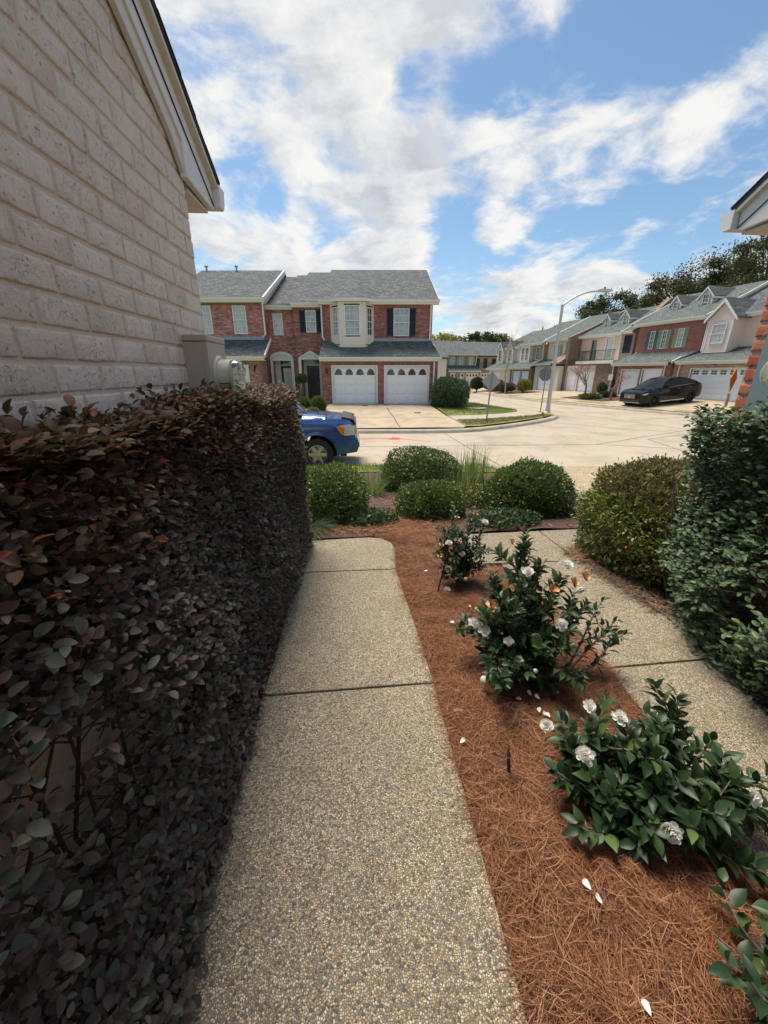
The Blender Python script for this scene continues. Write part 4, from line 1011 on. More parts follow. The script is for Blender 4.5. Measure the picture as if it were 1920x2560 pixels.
pts = [(wx0,4.72)]+[((wx0+wx1)/2-(wx1-wx0)/2*math.cos(t), 4.72+.2*math.sin(t)) for t in np.linspace(0,PI,10)]+[(wx1,4.72)]
MB().prism(pts, 'y', .86, .90).build('arch_pane', M['pane_c'], ww)
gable_roof(T, 5.02, 11.5, 1.6, 5.3, 6.6, 7.75, M['roof']); gutter(T, 6.95, 11, 1.6, 5.28)
dormer(T, 9.6, 10.8, 5.4, 6.2, 6.8, 3.0, 5.5, M['siding_p'], M['roof'], False)
downspout(T, [(5.2,.95,5.0),(5.12,1.0,4.8),(5.12,1.0,3.1)])

T = thing('townhouse', 'pink stucco townhouse with an iron railed balcony and two dormers', 'house', PB, RB)
wallF(T, M['brick_br'], -3.05, -1.12, g0, 2.5, 0, [], 3); wallF(T, M['stucco'], -7.0, -3.05, g0, 2.3, .3, [(-5.4,-3.35,-.3,1.8),(-6.95,-5.75,-.3,1.8)], 3)
gdoor(T, -5.4, -3.35, -.1, 1.8, .3, 'none', 3, 4); gdoor(T, -6.95, -5.75, -.1, 1.8, .3, 'none', 2, 4)
wallF(T, M['stucco'], -6.95, -2.3, 2.4, 4.85, 1.5, [(-5.7,-5.0,2.75,4.55),(-3.9,-3.05,2.75,4.62)], 5)
wallF(T, M['brick_t'], -2.3, -1.0, 0, 4.9, 1.5, [(-1.85,-1.35,3.3,4.6)], 3); shutter(T, -1.95, -1.22, 3.25, 4.65, 1.46, M['navy'])
w = MB(); w.box(-5.7,-5.0,1.6,1.62,2.75,4.55); w.build('door', M['pane_d'], T)
w = MB(); w.box(-3.98,-2.97,1.42,1.5,4.62,4.74); w.box(-3.98,-3.85,1.44,1.5,2.72,4.62); w.box(-3.1,-2.97,1.44,1.5,2.72,4.62); w.build('door_surround', M['trim'], T)
w = MB(); w.box(-3.85,-3.1,1.56,1.6,2.72,4.6); d_ = w.build('door', M['trim'], T); MB().box(-3.7,-3.25,1.545,1.558,2.95,4.45).build('pane', M['pane_c'], d_)
MB().box(-5.3,-1.0,-.3,1.5,2.42,2.66).build('balcony_floor', M['trim'], T)
rl = MB()
rl.box(-5.2,-1.06,-.22,-.18,3.48,3.52); rl.box(-5.2,-1.06,-.215,-.185,2.74,2.77)
x = -5.2
while x < -1.05: rl.box(x,x+.018,-.21,-.19,2.66,3.5); x += .125
y = -.2
while y < 1.4: rl.box(-5.21,-5.19,y,y+.018,2.66,3.5); y += .125
rl.box(-5.22,-5.18,-.2,1.45,3.48,3.52); rl.box(-3.2,-3.15,-.22,-.17,2.66,3.56); rl.build('railing', M['black_iron'], T)
roof(T, -7.2, -2.1, 1.1, 4.95, 6.5, 7.4, M['roof_g']); gutter(T, -7.1, -2.0, 1.1, 4.93)
roof(T, -2.3, -.98, 1.2, 5.0, 6.0, 7.2, M['roof_g']); gutter(T, -2.1, -1.0, 1.2, 4.98); rake(T, -2.12, -2.06, 1.1, 5.0, 6.5, 7.44, .2)
dormer(T, -6.15, -5.42, 5.35, 6.42, 6.85, 3.0, 5.3, M['siding'], M['roof_g']); dormer(T, -4.15, -3.34, 5.35, 6.42, 6.92, 3.0, 5.6, M['siding'], M['roof_g'])
mb = MB(); mb.prism([(.2,2.6),(.2,4.9),(2.0,5.6),(5.0,6.9),(6.5,7.6),(8.0,6.9),(8,0),(.2,0)], 'x', -7.35, -7.02); mb.build('party_wall', M['brick_br'], T)
mb = MB(); mb.prism([(4.6,6.3),(6.5,7.85),(8.4,6.3)], 'x', -3.2, -2.7); mb.build('rear_gable', M['brick_br'], T)
downspout(T, [(-2.15,1.25,4.9),(-2.15,1.3,2.7)]); downspout(T, [(-1.0,-.1,2.4),(-1.0,-.1,.2)])
for xx, m_ in ((-4.55,'black_iron'),(-3.55,'black_iron')): pass

T = thing('townhouse', 'cream townhouse with green shutters beyond the balcony house', 'house', PB, RB)
wallF(T, M['stucco_c'], -11.2, -7.35, g0, 4.75, 1.0, [(-9.95,-9.2,3.2,4.4),(-8.2,-7.6,3.3,4.45)], 5)
for a, b, c in ((-9.9,-9.25,3.2),(-8.15,-7.65,3.35)):
    window(T, a, b, c, c+1.15, .98, 2, 2, M['pane_d']); shutter(T, a-.3, a-.01, c-.02, c+1.17, .995, M['sage']); shutter(T, b+.01, b+.3, c-.02, c+1.17, .995, M['sage'])
mb = MB(); mb.prism([(1.0,3.55),(-.5,2.6),(-.5,2.45),(1.0,2.45)], 'x', -8.6, -7.3); mb.build('stair_wall', M['brick_br'], T)
wallF(T, M['stucco_c'], -11.2, -7.4, g0, 2.3, -.3, [(-10.6,-8.4,-.3,1.85)], 2); gdoor(T, -10.6, -8.4, -.1, 1.85, -.3, 'none', 4, 4)
roof(T, -11.4, -8.5, -.6, 2.4, 1.0, 3.0, M['roof_g'])
gable_roof(T, -11.4, -7.4, .6, 4.9, 6, 7.4, M['roof_g']); gutter(T, -11.4, -7.4, .6, 4.88); rake(T, -11.46, -11.4, .6, 4.95, 6, 7.44)

T = thing('townhouse', 'brick and cream townhouse with a projecting bay, left of the green shuttered house', 'house', PB, RB)
wallF(T, M['brick_br'], -15.2, -11.4, g0, 2.2, -.6, [(-14.85,-13.5,-.3,1.8),(-13.2,-11.9,-.3,1.8)], 3); gdoor(T, -14.85, -13.5, -.1, 1.75, -.6, 'none', 2, 4); gdoor(T, -13.2, -11.9, -.1, 1.75, -.6, 'none', 2, 4)
roof(T, -15.4, -11.2, -.95, 2.25, .6, 2.95, M['roof_g']); gutter(T, -15.4, -11.2, -.95, 2.23)
wallF(T, M['brick_t'], -13.2, -11.3, 2, 4.55, .6, [(-12.6,-12.0,3.0,4.3)], 5); window(T, -12.6, -12.0, 3.0, 4.3, .59, 2, 2, M['pane_d'])
shutter(T, -12.9, -12.61, 2.98, 4.3, .595, M['sage']); shutter(T, -11.99, -11.7, 2.98, 4.3, .595, M['sage'])
wallF(T, M['siding'], -15.0, -13.2, 2, 4.6, .2, [(-14.7,-14.2,3.0,4.3),(-13.95,-13.45,3.0,4.3)], 5); window(T, -14.7, -14.2, 3.0, 4.3, .19, 2, 2, M['pane_d']); window(T, -13.95, -13.45, 3.0, 4.3, .19, 2, 2, M['pane_d'])
gable_roof(T, -15.3, -11.1, .1, 4.7, 5.5, 7.2, M['roof_g']); gutter(T, -15.3, -11.1, .1, 4.68); rake(T, -11.12, -11.06, .1, 4.75, 5.5, 7.24)
downspout(T, [(-11.3,.5,4.5),(-11.3,.5,3.0),(-11.5,-.4,2.7)])
T = thing('townhouse', 'cream townhouse with two small steep gables at the far end of the row', 'house', PB, RB)
wallF(T, M['siding'], -20.2, -15.3, g0, 4.4, .6, [], 6); wallF(T, M['stucco_c'], -20.2, -15.4, g0, 2.1, -.6, [(-19.6,-17.6,-.3,1.7)], 2); gdoor(T, -19.6, -17.6, -.1, 1.7, -.6, 'none', 4, 4)
roof(T, -20.4, -15.3, -.95, 2.2, .6, 2.9, M['roof_g']); gutter(T, -20.4, -15.3, -.95, 2.18)
for a in (-19.8, -17.7):
    dormer(T, a, a+1.3, 2.7, 4.4, 5.2, .2, 2.5, M['siding'], M['roof_g'], False); window(T, a+.35, a+.95, 3.0, 4.3, .12, 2, 2, M['pane_d'])
gable_roof(T, -20.5, -15.2, .3, 4.5, 5.5, 6.7, M['roof_g']); gutter(T, -20.5, -15.2, .3, 4.48)

# ------------------------------------------------------------------ houses closing the view
PF = (17, 57, 0); RF = R(8)
T = thing('townhouse', 'distant red brick townhouse with two arched window garage doors and three shuttered windows', 'house', PF, RF)
wallF(T, M['brick_b'], -5.0, -.1, g0, 4.0, 0, [(-3.55+.0,-3.0,2.75,3.75)], 8)
mbx = None
wallF(T, M['brick_b'], -4.5, -.05, g0, 1.95, -1.2, [(-4.2,-2.3,-.3,1.6),(-1.95,-.1-.05,-.3,1.6)], 2)
gdoor(T, -4.2, -2.3, -.2, 1.55, -1.2); gdoor(T, -1.95, -.2, -.2, 1.55, -1.2)
roof(T, -4.7, .1, -1.5, 1.95, 0, 2.65, M['roof_g']); gutter(T, -4.7, .1, -1.5, 1.93)
for a in (-4.0,-2.7,-1.2):
    window(T, a, a+.6, 2.65, 3.75, -.07, 2, 2, M['pane']); shutter(T, a-.32, a-.02, 2.63, 3.75, -.01, M['sage']); shutter(T, a+.62, a+.92, 2.63, 3.75, -.01, M['sage'])
gable_roof(T, -5.2, .1, -.4, 4.15, 6, 6.2, M['roof']); gutter(T, -5.2, .1, -.4, 4.12); rake(T, -5.28, -5.2, -.4, 4.2, 6, 6.25, .3); gable_end(T, -5.1, -.3, 4.1, 6, 6.1, M['siding'])
downspout(T, [(-.1,-.2,4.0),(-.25,-.2,2.5),(.05,-1.3,1.9),(0,-1.3,0)])
T = thing('townhouse', 'distant white townhouse with a dark recessed balcony beside the red brick one', 'house', PF, RF)
wallF(T, M['brick_b'], -.02, 4.6, g0, 2.15, -.5, [(.6,2.4,-.3,1.6),(2.8,4.3,-.3,1.6)], 2); gdoor(T, .6, 2.4, -.2, 1.55, -.5, 'arch'); gdoor(T, 2.8, 4.3, -.2, 1.55, -.5, 'arch')
wallF(T, M['trim2'], -.02, 4.6, 2.1, 4.0, 1.4, [], 6)
for a in (.5,1.7,3.0): MB().box(a,a+.6,1.36,1.39,2.2,3.6).build('door', M['blackdoor'], T)
rl = MB(); rl.box(0,4.5,-.42,-.38,2.95,2.99); x = 0
while x < 4.5: rl.box(x,x+.03,-.41,-.39,2.2,2.97); x += .2
rl.build('railing', M['black_iron'], T); MB().box(0,4.6,-.5,1.4,2.06,2.2).build('balcony_floor', M['trim2'], T)
MB().box(0,4.6,-.3,-.1,3.75,4.0).build('balcony_beam', M['black_iron'], T)
gable_roof(T, -.1, 6.5, -.5, 4.15, 6, 6.1, M['roof']); gutter(T, 0, 4.7, -.5, 4.13)
T = thing('townhouse', 'low grey roofed house end between the brick pair and the far brick house', 'house', (12.2, 52, 0), R(6))
wallF(T, M['siding'], -3.2, -.6, g0, 3.3, 0, [], 6); roof(T, -3.6, -.4, -.4, 3.5, 4.5, 5.6, M['roof_g'], xr0=-3.6, xr1=-1.6)

# ------------------------------------------------------------------ vegetation
def lm(name, cols, **k): M[name] = leafmat(name, cols, **k)
lm('hedge_leaf', [(0,(.08,.052,.05)),(.22,(.14,.086,.086)),(.42,(.10,.115,.088)),(.6,(.165,.105,.10)),(.76,(.115,.15,.105)),(.9,(.19,.13,.115)),(1,(.16,.20,.145))], rough=.6, spec=.2, trans=.12)
lm('hedge_top', [(0,(.055,.028,.026)),(.3,(.105,.042,.038)),(.55,(.08,.055,.05)),(.75,(.13,.058,.038)),(.88,(.09,.085,.06)),(.95,(.34,.07,.04)),(1,(.14,.14,.11))], rough=.6, spec=.18, trans=.2)
lm('cam_leaf', [(0,(.016,.038,.016)),(.4,(.03,.066,.027)),(.8,(.045,.088,.034)),(.95,(.07,.12,.036)),(1,(.11,.17,.05))], rough=.42, spec=.32, trans=.15)
lm('box_leaf', [(0,(.03,.062,.015)),(.3,(.062,.105,.022)),(.65,(.11,.17,.032)),(.88,(.20,.27,.055)),(1,(.36,.42,.12))], rough=.38, spec=.45, trans=.22)
lm('jas_leaf', [(0,(.04,.07,.032)),(.5,(.085,.14,.065)),(.85,(.12,.19,.085)),(.97,(.15,.23,.07)),(1,(.26,.34,.05))], rough=.5, spec=.3, trans=.12)
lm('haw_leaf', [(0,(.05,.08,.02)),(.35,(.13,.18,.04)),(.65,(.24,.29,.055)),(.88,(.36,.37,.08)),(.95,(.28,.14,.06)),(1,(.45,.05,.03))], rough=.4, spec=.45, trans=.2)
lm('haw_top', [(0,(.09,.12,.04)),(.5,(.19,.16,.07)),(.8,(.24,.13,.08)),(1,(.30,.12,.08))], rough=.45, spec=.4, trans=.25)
lm('lir', [(0,(.05,.09,.04)),(.5,(.085,.14,.06)),(.9,(.15,.21,.10)),(1,(.3,.32,.2))], rough=.4, spec=.4, trans=.2)
lm('iris', [(0,(.12,.2,.05)),(.6,(.2,.32,.09)),(1,(.42,.42,.2))], rough=.45, spec=.3, trans=.35)
lm('oak_leaf', [(0,(.035,.045,.018)),(.5,(.065,.075,.028)),(1,(.10,.105,.045))], rough=.55, spec=.25, trans=.2)
lm('far_leaf', [(0,(.03,.05,.018)),(.5,(.05,.075,.025)),(1,(.09,.12,.04))], rough=.6, spec=.2, trans=.15)
lm('yel_leaf', [(0,(.2,.22,.03)),(.6,(.36,.34,.05)),(1,(.45,.4,.1))], rough=.5, trans=.2)
lm('bare_twig', [(0,(.16,.12,.10)),(1,(.30,.24,.20))], rough=.8, trans=.0)
M['bark'] = simple('bark', (.13,.10,.08), .95, .3, 18, bmp=.8, bsc=60)
M['bark_p'] = simple('pale_bark', (.36,.30,.25), .85, .2, 9, bmp=.3)
M['stem'] = simple('dark_stem', (.05,.035,.028), .9, .3, 30)
M['stem_g'] = simple('grey_brown_stem', (.16,.12,.09), .85, .25, 30)
def rv(n): return unit(rg.normal(0, 1, (n, 3)))

def hedge():
    T = thing('hedge', 'tall clipped dark purple and green leaf hedge along the painted brick wall', 'hedge', (-.7, 1.6, 0))
    P = []; D = []; N = []; Lf = []; top = []
    y0, y1 = -.6, 3.74
    gaps = [(rnd.uniform(-.2,1.7), rnd.uniform(.15,1.05), rnd.uniform(.06,.16)) for _ in range(7)]+[(.62,.80,.20),(.35,.60,.16),(.95,.72,.11),(.3,.3,.12)]
    twg = MB()
    def surf(y, z):
        # outer x of the right face
        b = .035*math.sin(y*2.1+1)+.025*math.sin(y*5.3+z*3)+.02*math.sin(z*7+y*2)
        x = -.548+b*.8
        if z > 1.36: x -= (z-1.36)**2*1.6
        return x
    n = 0
    def ztop(y): return 1.565+.02*math.sin(y*4)+.012*math.sin(y*13)-(.03 if y > 2 else 0)
    while n < 24000:
        y = y0+(y1-y0)*rnd.random(); z = rnd.random()**.8*1.55
        g = min((math.hypot(y-a, (z-b)*1.1)/c for a, b, c in gaps))
        if g < 1 and rnd.random() < .93: continue
        zt = ztop(y); z = min(z, zt)
        sx = surf(y, z); depth = rnd.expovariate(1/.05); x = sx-depth
        xin = -.80 if y < 2.42 else -1.15
        if x < xin: continue
        # short twig carrying 3-5 leaves
        out = Vector((1, rnd.gauss(.25,.6), rnd.gauss(.35,.55))).normalized()
        if y > 3.6: out = Vector((rnd.gauss(.3,.5), 1, rnd.gauss(.3,.5))).normalized()
        k = rnd.randint(3, 5); tl = rnd.uniform(.05,.11); p0 = Vector((x,y,z))-out*tl*.6
        side = out.cross(Vector((0,0,1))).normalized()
        for j in range(k):
            t = (j+.6)/k; p = p0+out*tl*t; s = -1 if j % 2 else 1
            d = (out*.7+side*s*.8+Vector((rnd.gauss(0,.25),rnd.gauss(0,.25),rnd.gauss(.0,.3)))).normalized()
            P.append(p); D.append(d); N.append(Vector((rnd.gauss(.45,.45),rnd.gauss(-.1,.4),rnd.gauss(.75,.35)))); Lf.append(rnd.uniform(.015,.039)); top.append(0 if z < 1.28+rnd.uniform(-.12,.14) else 1)
            n += 1/3
        if rnd.random() < .25: twg.tube([p0-out*.12, p0, p0+out*tl], [.0022,.0016,.001], 4, False)
    # end face and top
    for _ in range(4200):
        y = y0+(y1-y0)*rnd.random()**.9; xin = -.81 if y < 2.42 else -1.15; zt = ztop(y); x = rnd.uniform(xin, surf(y, zt)+.01)
        out = Vector((rnd.gauss(.55,.35), rnd.gauss(.3,.4), rnd.uniform(.15,.6))).normalized(); side = out.cross(Vector((0,0,1))).normalized()
        p0 = Vector((x, y, zt-rnd.random()*.06)); tl = rnd.uniform(.05,.1)
        for j in range(4):
            s = -1 if j % 2 else 1; d = (out*.8+side*s*.6+Vector((rnd.gauss(0,.2),rnd.gauss(0,.2),rnd.gauss(.0,.15)))).normalized()
            P.append(p0+out*tl*(j+.5)/4); D.append(d); N.append(Vector((rnd.gauss(0,.3),rnd.gauss(0,.3),1))); Lf.append(rnd.uniform(.026,.042)); top.append(1)
    for _ in range(2400):
        z = rnd.random()*1.55; x = rnd.uniform(-1.15, -.58); out = Vector((rnd.gauss(.1,.5), 1, rnd.gauss(.3,.5))).normalized(); side = out.cross(Vector((0,0,1))).normalized()
        p0 = Vector((x, y1-rnd.random()*.08+.02*math.sin(z*9), z))
        for j in range(4):
            s = -1 if j % 2 else 1; d = (out*.7+side*s*.7+Vector((0,0,rnd.gauss(0,.3)))).normalized()
            P.append(p0+out*.02*j); D.append(d); N.append(Vector((rnd.gauss(0,.4),rnd.gauss(.3,.4),.8))); Lf.append(rnd.uniform(.026,.04)); top.append(1 if z > 1.2 or rnd.random() < .35 else 0)
    o = np.array([-.7,1.6,0]); Lf = np.array(Lf)*np.where(np.array(top) == 1, .9, 1.0)
    leaves('foliage', np.array([tuple(p) for p in P])-o, [tuple(d) for d in D], [tuple(v) for v in N], Lf, Lf*rg.uniform(.5,.72,len(Lf)), [M['hedge_leaf'], M['hedge_top']], T, T=T5, mi=np.array(top))
    # stems inside
    for y in np.arange(-.4, 3.7, .3):
        b = Vector((-.70+rnd.uniform(-.04,.04), y, 0))
        for _ in range(6):
            a = rnd.uniform(0, 2*PI); q = b+Vector((math.cos(a)*.03, math.sin(a)*.15, rnd.uniform(.3,.6))); e_ = q+Vector((rnd.uniform(-.04,.10), rnd.uniform(-.28,.28), rnd.uniform(.3,.6))); f_ = e_+Vector((rnd.uniform(-.05,.1), rnd.uniform(-.2,.2), rnd.uniform(.1,.3)))
            if f_.z > 1.5: f_.z = 1.5
            twg.tube([b, q, e_, f_], [.009,.006,.004,.002], 5, False)
            for _ in range(5):
                t = rnd.random(); p = q.lerp(e_, t); twg.tube([p, p+Vector((rnd.uniform(-.05,.1), rnd.gauss(0,.08), rnd.uniform(0,.1)))], [.003,.0012], 4, False)
    for i, v in enumerate(twg.v): twg.v[i] = (max(v[0],-1.2)+.7, v[1]-1.6, v[2])
    twg.build('branches', M['stem'], T)
    # wide dark twiggy core beyond the wall end
    return T
hedge()

def shrub(name, label, cat, c, r, n, mat_, L=(.02,.034), flat=1., group=None, squash=.35, core=(.022,.03,.014), wid=.5, out=.6, T_=T1, gap=.0, topmat=None, lump=.06):
    """clipped shrub: leaves through the outer shell of a lumpy superellipsoid, twigs and trunk inside"""
    T = thing(name, label, cat, c, 0, group)
    d = rv(n*2); d = d[d[:,2] > -.75][:n]; n = len(d)
    p = 2.6
    k = (np.abs(d)**p).sum(1)**(-1/p)
    ph = rg.uniform(0, 6, 6)
    lumpv = 1+.05*np.sin(d[:,0]*3+ph[0]+d[:,2]*2)+.03*np.sin(d[:,0]*14+ph[4])*np.sin(d[:,1]*13+ph[5]+d[:,2]*9)+lump*np.sin(d[:,0]*5+ph[0])*np.sin(d[:,1]*5+ph[1])+lump*.6*np.sin(d[:,2]*9+ph[2]+d[:,0]*7)
    if gap:
        gm = np.sin(d[:,0]*11+ph[3])*np.sin(d[:,1]*11+ph[4])*np.sin(d[:,2]*10+ph[5]); keep = (gm < 1-gap) | (rg.random(n) < .25); d, k, lumpv = d[keep], k[keep], lumpv[keep]; n = len(d)
    dep = 1-np.abs(rg.normal(0, .07, n)); sp = rg.random(n) < .07; dep[sp] += rg.uniform(.0,.11,sp.sum())
    rr = np.array(r)
    P = d*k[:,None]*lumpv[:,None]*dep[:,None]*rr*.86
    nr = unit(d/rr)
    D = unit(nr*out+rv(n)*.75+np.array([0,0,.45])); N = unit(nr*.55+rv(n)*.6+np.array([0,0,.5]))
    Ls = rg.uniform(L[0]*.8, L[1]*1.1, n); mi = None; mats = [mat_]
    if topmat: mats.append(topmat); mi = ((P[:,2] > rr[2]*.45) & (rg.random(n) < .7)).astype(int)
    Ls = Ls*rg.uniform(.75,1.2,n)
    P[:,2] = np.maximum(P[:,2], -c[2]+hz(c[0],c[1])+.03)
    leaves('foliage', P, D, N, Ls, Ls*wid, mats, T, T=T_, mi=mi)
    mb = MB(); g = hz(c[0], c[1])-c[2]
    for _ in range(26):
        a = rnd.uniform(0, 2*PI); e = rnd.uniform(.1, 1.2); q = Vector((math.cos(a)*rr[0]*.68*math.cos(e), math.sin(a)*rr[1]*.68*math.cos(e), rr[2]*.65*math.sin(e)))
        b = Vector((rnd.uniform(-.04,.04), rnd.uniform(-.04,.04), g)); mb.tube([b, b.lerp(q,.5)+Vector((0,0,-.05)), q], [.014,.009,.003], 5, False)
    mb.build('branches', M['stem_g'], T)
    # shaded inner twig mass
    nn = int(n*.35); dd = rv(nn); q = dd*rr*rg.uniform(.45,.80,(nn,1)); q = q[q[:,2] > g+.02]; nn = len(q)
    leaves('inner_foliage', q, rv(nn), rv(nn), np.full(nn, L[1]*1.7), np.full(nn, L[1]*1.3), mat_, T, T=T1)
    return T
shrub('boxwood', 'round clipped green shrub beside the end of the tall purple hedge', 'shrub', (-.40,4.75,.12), (.60,.60,.56), 15000, M['box_leaf'], lump=.04)
shrub('boxwood', 'widest clipped round shrub at the back of the bed, nearest the street', 'shrub', (1.08,6.5,-.02), (.84,.62,.56), 17000, M['box_leaf'], lump=.04)
shrub('boxwood', 'smallest low round clipped shrub at the tip of the pine straw bed', 'shrub', (.93,4.70,.02), (.50,.46,.42), 12500, M['box_leaf'], lump=.035)
shrub('boxwood', 'large round clipped shrub between the iris leaves and the grassy liriope mound', 'shrub', (2.26,4.80,.10), (.62,.56,.54), 17000, M['box_leaf'], L=(.024,.04), lump=.05)
shrub('low_shrub', 'small loose reddish green shrub below the tall iris leaves', 'shrub', (1.62,5.25,-.08), (.34,.36,.28), 2600, M['haw_leaf'], lump=.15, gap=.3)
shrub('low_shrub', 'dark trailing shrub under the round shrub next to the purple hedge', 'shrub', (.12,4.35,-.0), (.38,.25,.14), 2600, M['jas_leaf'], lump=.15, gap=.3)
shrub('low_shrub', 'dark leafy undergrowth in front of the large round shrub', 'shrub', (1.75,4.22,.0), (.5,.24,.16), 3200, M['jas_leaf'], lump=.15, gap=.3)
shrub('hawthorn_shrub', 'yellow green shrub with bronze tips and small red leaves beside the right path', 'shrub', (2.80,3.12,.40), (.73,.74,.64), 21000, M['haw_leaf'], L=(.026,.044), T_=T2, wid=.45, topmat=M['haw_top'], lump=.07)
def vine_wall():
    T = thing('evergreen_shrub', 'tall loose dark green shrub against the rough orange brick corner', 'shrub', (2.4, 1.7, 0))
    P = []; D = []; N = []; L = []; tw = MB()
    def sx(y, z): return 2.10+.10*math.sin(y*3+z*2)+.05*math.sin(z*6+y)+max(0, z-.5)*.07+(.10 if z < .35 else 0)
    n = 0; gaps = [(1.55,.62,.17),(1.72,.42,.13),(1.5,.95,.1),(2.0,.55,.08)]
    while n < 22000:
        y = rnd.uniform(.3, 2.5); z = rnd.random()**.9*1.62
        zt = 1.54+.07*math.sin(y*5)-max(0, y-2.35)*.95
        if z > zt: continue
        if min(math.hypot(y-a, z-b)/c for a, b, c in gaps) < 1 and rnd.random() < .9: continue
        x = sx(y, z)+rnd.expovariate(1/.09)
        x += max(0, y-2.0)**2*.9
        if x > 2.56: continue
        out = Vector((-1, rnd.gauss(0,.7), rnd.gauss(.3,.6))).normalized(); side = out.cross(Vector((0,0,1))).normalized(); p0 = Vector((x,y,z)); tl = rnd.uniform(.06,.12)
        k = rnd.randint(3,5)
        for j in range(k):
            s = -1 if j % 2 else 1; d = (out*.6+side*s*.85+Vector((0,0,rnd.gauss(0,.3)))).normalized()
            P.append(p0+out*tl*(j+.3)/k); D.append(d); N.append(Vector((rnd.gauss(-.45,.45),rnd.gauss(-.15,.4),rnd.gauss(.8,.35)))); L.append(rnd.uniform(.028,.048)); n += 1
        if rnd.random() < .3: tw.tube([p0-out*.15, p0, p0+out*tl], [.003,.002,.001], 4, False)
    for _ in range(50):
        y = rnd.uniform(.9,2.5); b = Vector((2.45,y,0)); q = b+Vector((rnd.uniform(-.2,.05),rnd.uniform(-.3,.3),rnd.uniform(.4,.8))); e_ = q+Vector((rnd.uniform(-.1,.05),rnd.uniform(-.3,.3),rnd.uniform(.3,.6)))
        tw.tube([b,q,e_], [.009,.006,.002], 5, False)
    o = np.array([2.4,1.7,0]); L = np.array(L)
    leaves('foliage', np.array([tuple(p) for p in P])-o, [tuple(d) for d in D], [tuple(v) for v in N], L, L*rg.uniform(.46,.62,len(L)), M['jas_leaf'], T, T=T5)
    for i, v in enumerate(tw.v): tw.v[i] = (v[0]-2.4, v[1]-1.7, v[2])
    tw.build('branches', M['stem_g'], T)
vine_wall()

def tuft(label, c, r, n, L, w, mat_, name='liriope', cat='grass clump', up=.7, group=None):
    T_ = []
    a = rg.uniform(0, 2*PI, n); rad = np.sqrt(rg.random(n))
    base = np.stack([np.cos(a)*rad*r*.75, np.sin(a)*rad*r*.75, np.zeros(n)], 1)
    el = rg.normal(up, .22, n); D0 = np.stack([np.cos(a)*np.cos(el), np.sin(a)*np.cos(el), np.sin(el)], 1)+rg.normal(0,.12,(n,3))
    Ls = rg.uniform(L*.6, L, n); V = np.zeros((n,5,2,3)); pos = base.copy(); d = unit(D0); 
    S_ = unit(np.cross(d, np.array([0,0,1.])))
    for k in range(5):
        ww = w*(1-.2*k if k < 4 else .08)
        V[:,k,0] = pos-S_*ww; V[:,k,1] = pos+S_*ww
        pos = pos+d*(Ls/4)[:,None]; d = unit(d+np.array([0,0,-.32 if up < 1.1 else -.05]))
    V[:,:,:,2] = np.maximum(V[:,:,:,2], .004)
    q = np.array([[2*i,2*i+1,2*i+3,2*i+2] for i in range(4)]); Q = (q[None]+(np.arange(n)*10)[:,None,None]).reshape(-1,4)
    o = np_mesh(name, V.reshape(-1,3), Q, mat_, None); o.location = (c[0], c[1], hz(c[0],c[1])); tag(o, label, cat, group); return o
tuft('arching green liriope mound at the right of the large round shrub', (3.05,4.62), .36, 2000, .42, .0032, M['lir'], up=.75)
tuft('grassy liriope clump at the foot of the purple hedge end', (-.62,4.12), .22, 700, .34, .003, M['lir'])
tuft('tall upright iris leaves between the back shrub and the large round shrub', (1.95,6.35), .34, 150, .85, .009, M['iris'], 'iris_clump', 'iris clump', up=1.42)
tuft('thin green blades rising left of the widest back shrub', (.22,6.0), .24, 160, .5, .005, M['iris'], 'iris_clump', 'iris clump', up=1.2)
tuft('sparse blades standing in front of the widest back shrub', (1.62,5.85), .2, 50, .55, .007, M['iris'], 'iris_clump', 'iris clump', up=1.4)

# camellias
m, n, b = mat('white_petal'); isl = n('ShaderNodeNewGeometry').outputs['Random Per Island']
con(n, b, base=n.ramp(isl, [(0,(.86,.84,.79)),(.9,(.90,.88,.84)),(.96,(.84,.70,.42)),(1,(.62,.36,.14))]), rough=.5, spec=.3)
tr = n('ShaderNodeBsdfTranslucent', {0: (.85,.83,.78,1)}); n.l.new(n('ShaderNodeMixShader', {0: .35, 1: b.outputs[0], 2: tr.outputs[0]}).outputs[0], n.n['Material Output'].inputs[0]); M['petal'] = m
m, n, b = mat('withered_petal'); isl = n('ShaderNodeNewGeometry').outputs['Random Per Island']
con(n, b, base=n.ramp(isl, [(0,(.34,.13,.06)),(.5,(.50,.25,.11)),(1,(.74,.58,.36))]), rough=.7); M['wither'] = m
M['bud'] = simple('flower_bud', (.74,.72,.60), .5, .1, 20)
def flower_mesh(n=34, r=.034, ruffle=.4):
    P = []; D = []; N = []; L = []; W = []
    for i in range(n):
        t = i/n; a = i*2.4; el = -.15+1.35*t
        d = Vector((math.cos(a)*math.cos(el), math.sin(a)*math.cos(el), math.sin(el)+rnd.gauss(0,.08)))
        P.append((0,0,.002*i/n)); D.append(tuple(d)); N.append((-math.cos(a)*math.sin(el)+rnd.gauss(0,.25), -math.sin(a)*math.sin(el)+rnd.gauss(0,.25), math.cos(el))); L.append(r*(1.05-.5*t)*rnd.uniform(.8,1.1)); W.append(r*(.68-.3*t)*rnd.uniform(.8,1.15))
    return P, D, N, L, W
_T4 = T2[0].copy(); _T4[:,1] *= 1.15; _T4[4:7,1] *= 1.15; _T4[:,2] = [0,.10,0,.10,.16,.06,.16,.14]
T4 = (_T4, T2[1])
def flower(T, p, nrm, r=.034, kind='flower', n=34):
    P, D, N, L, W = flower_mesh(n, r)
    o = leaves(kind, P, D, N, L, W, M['wither'] if kind == 'withered_flower' else M['petal'], T, T=TP)
    o.location = p; o.rotation_euler = Vector((0,0,1)).rotation_difference(Vector(nrm).normalized()).to_euler(); return o
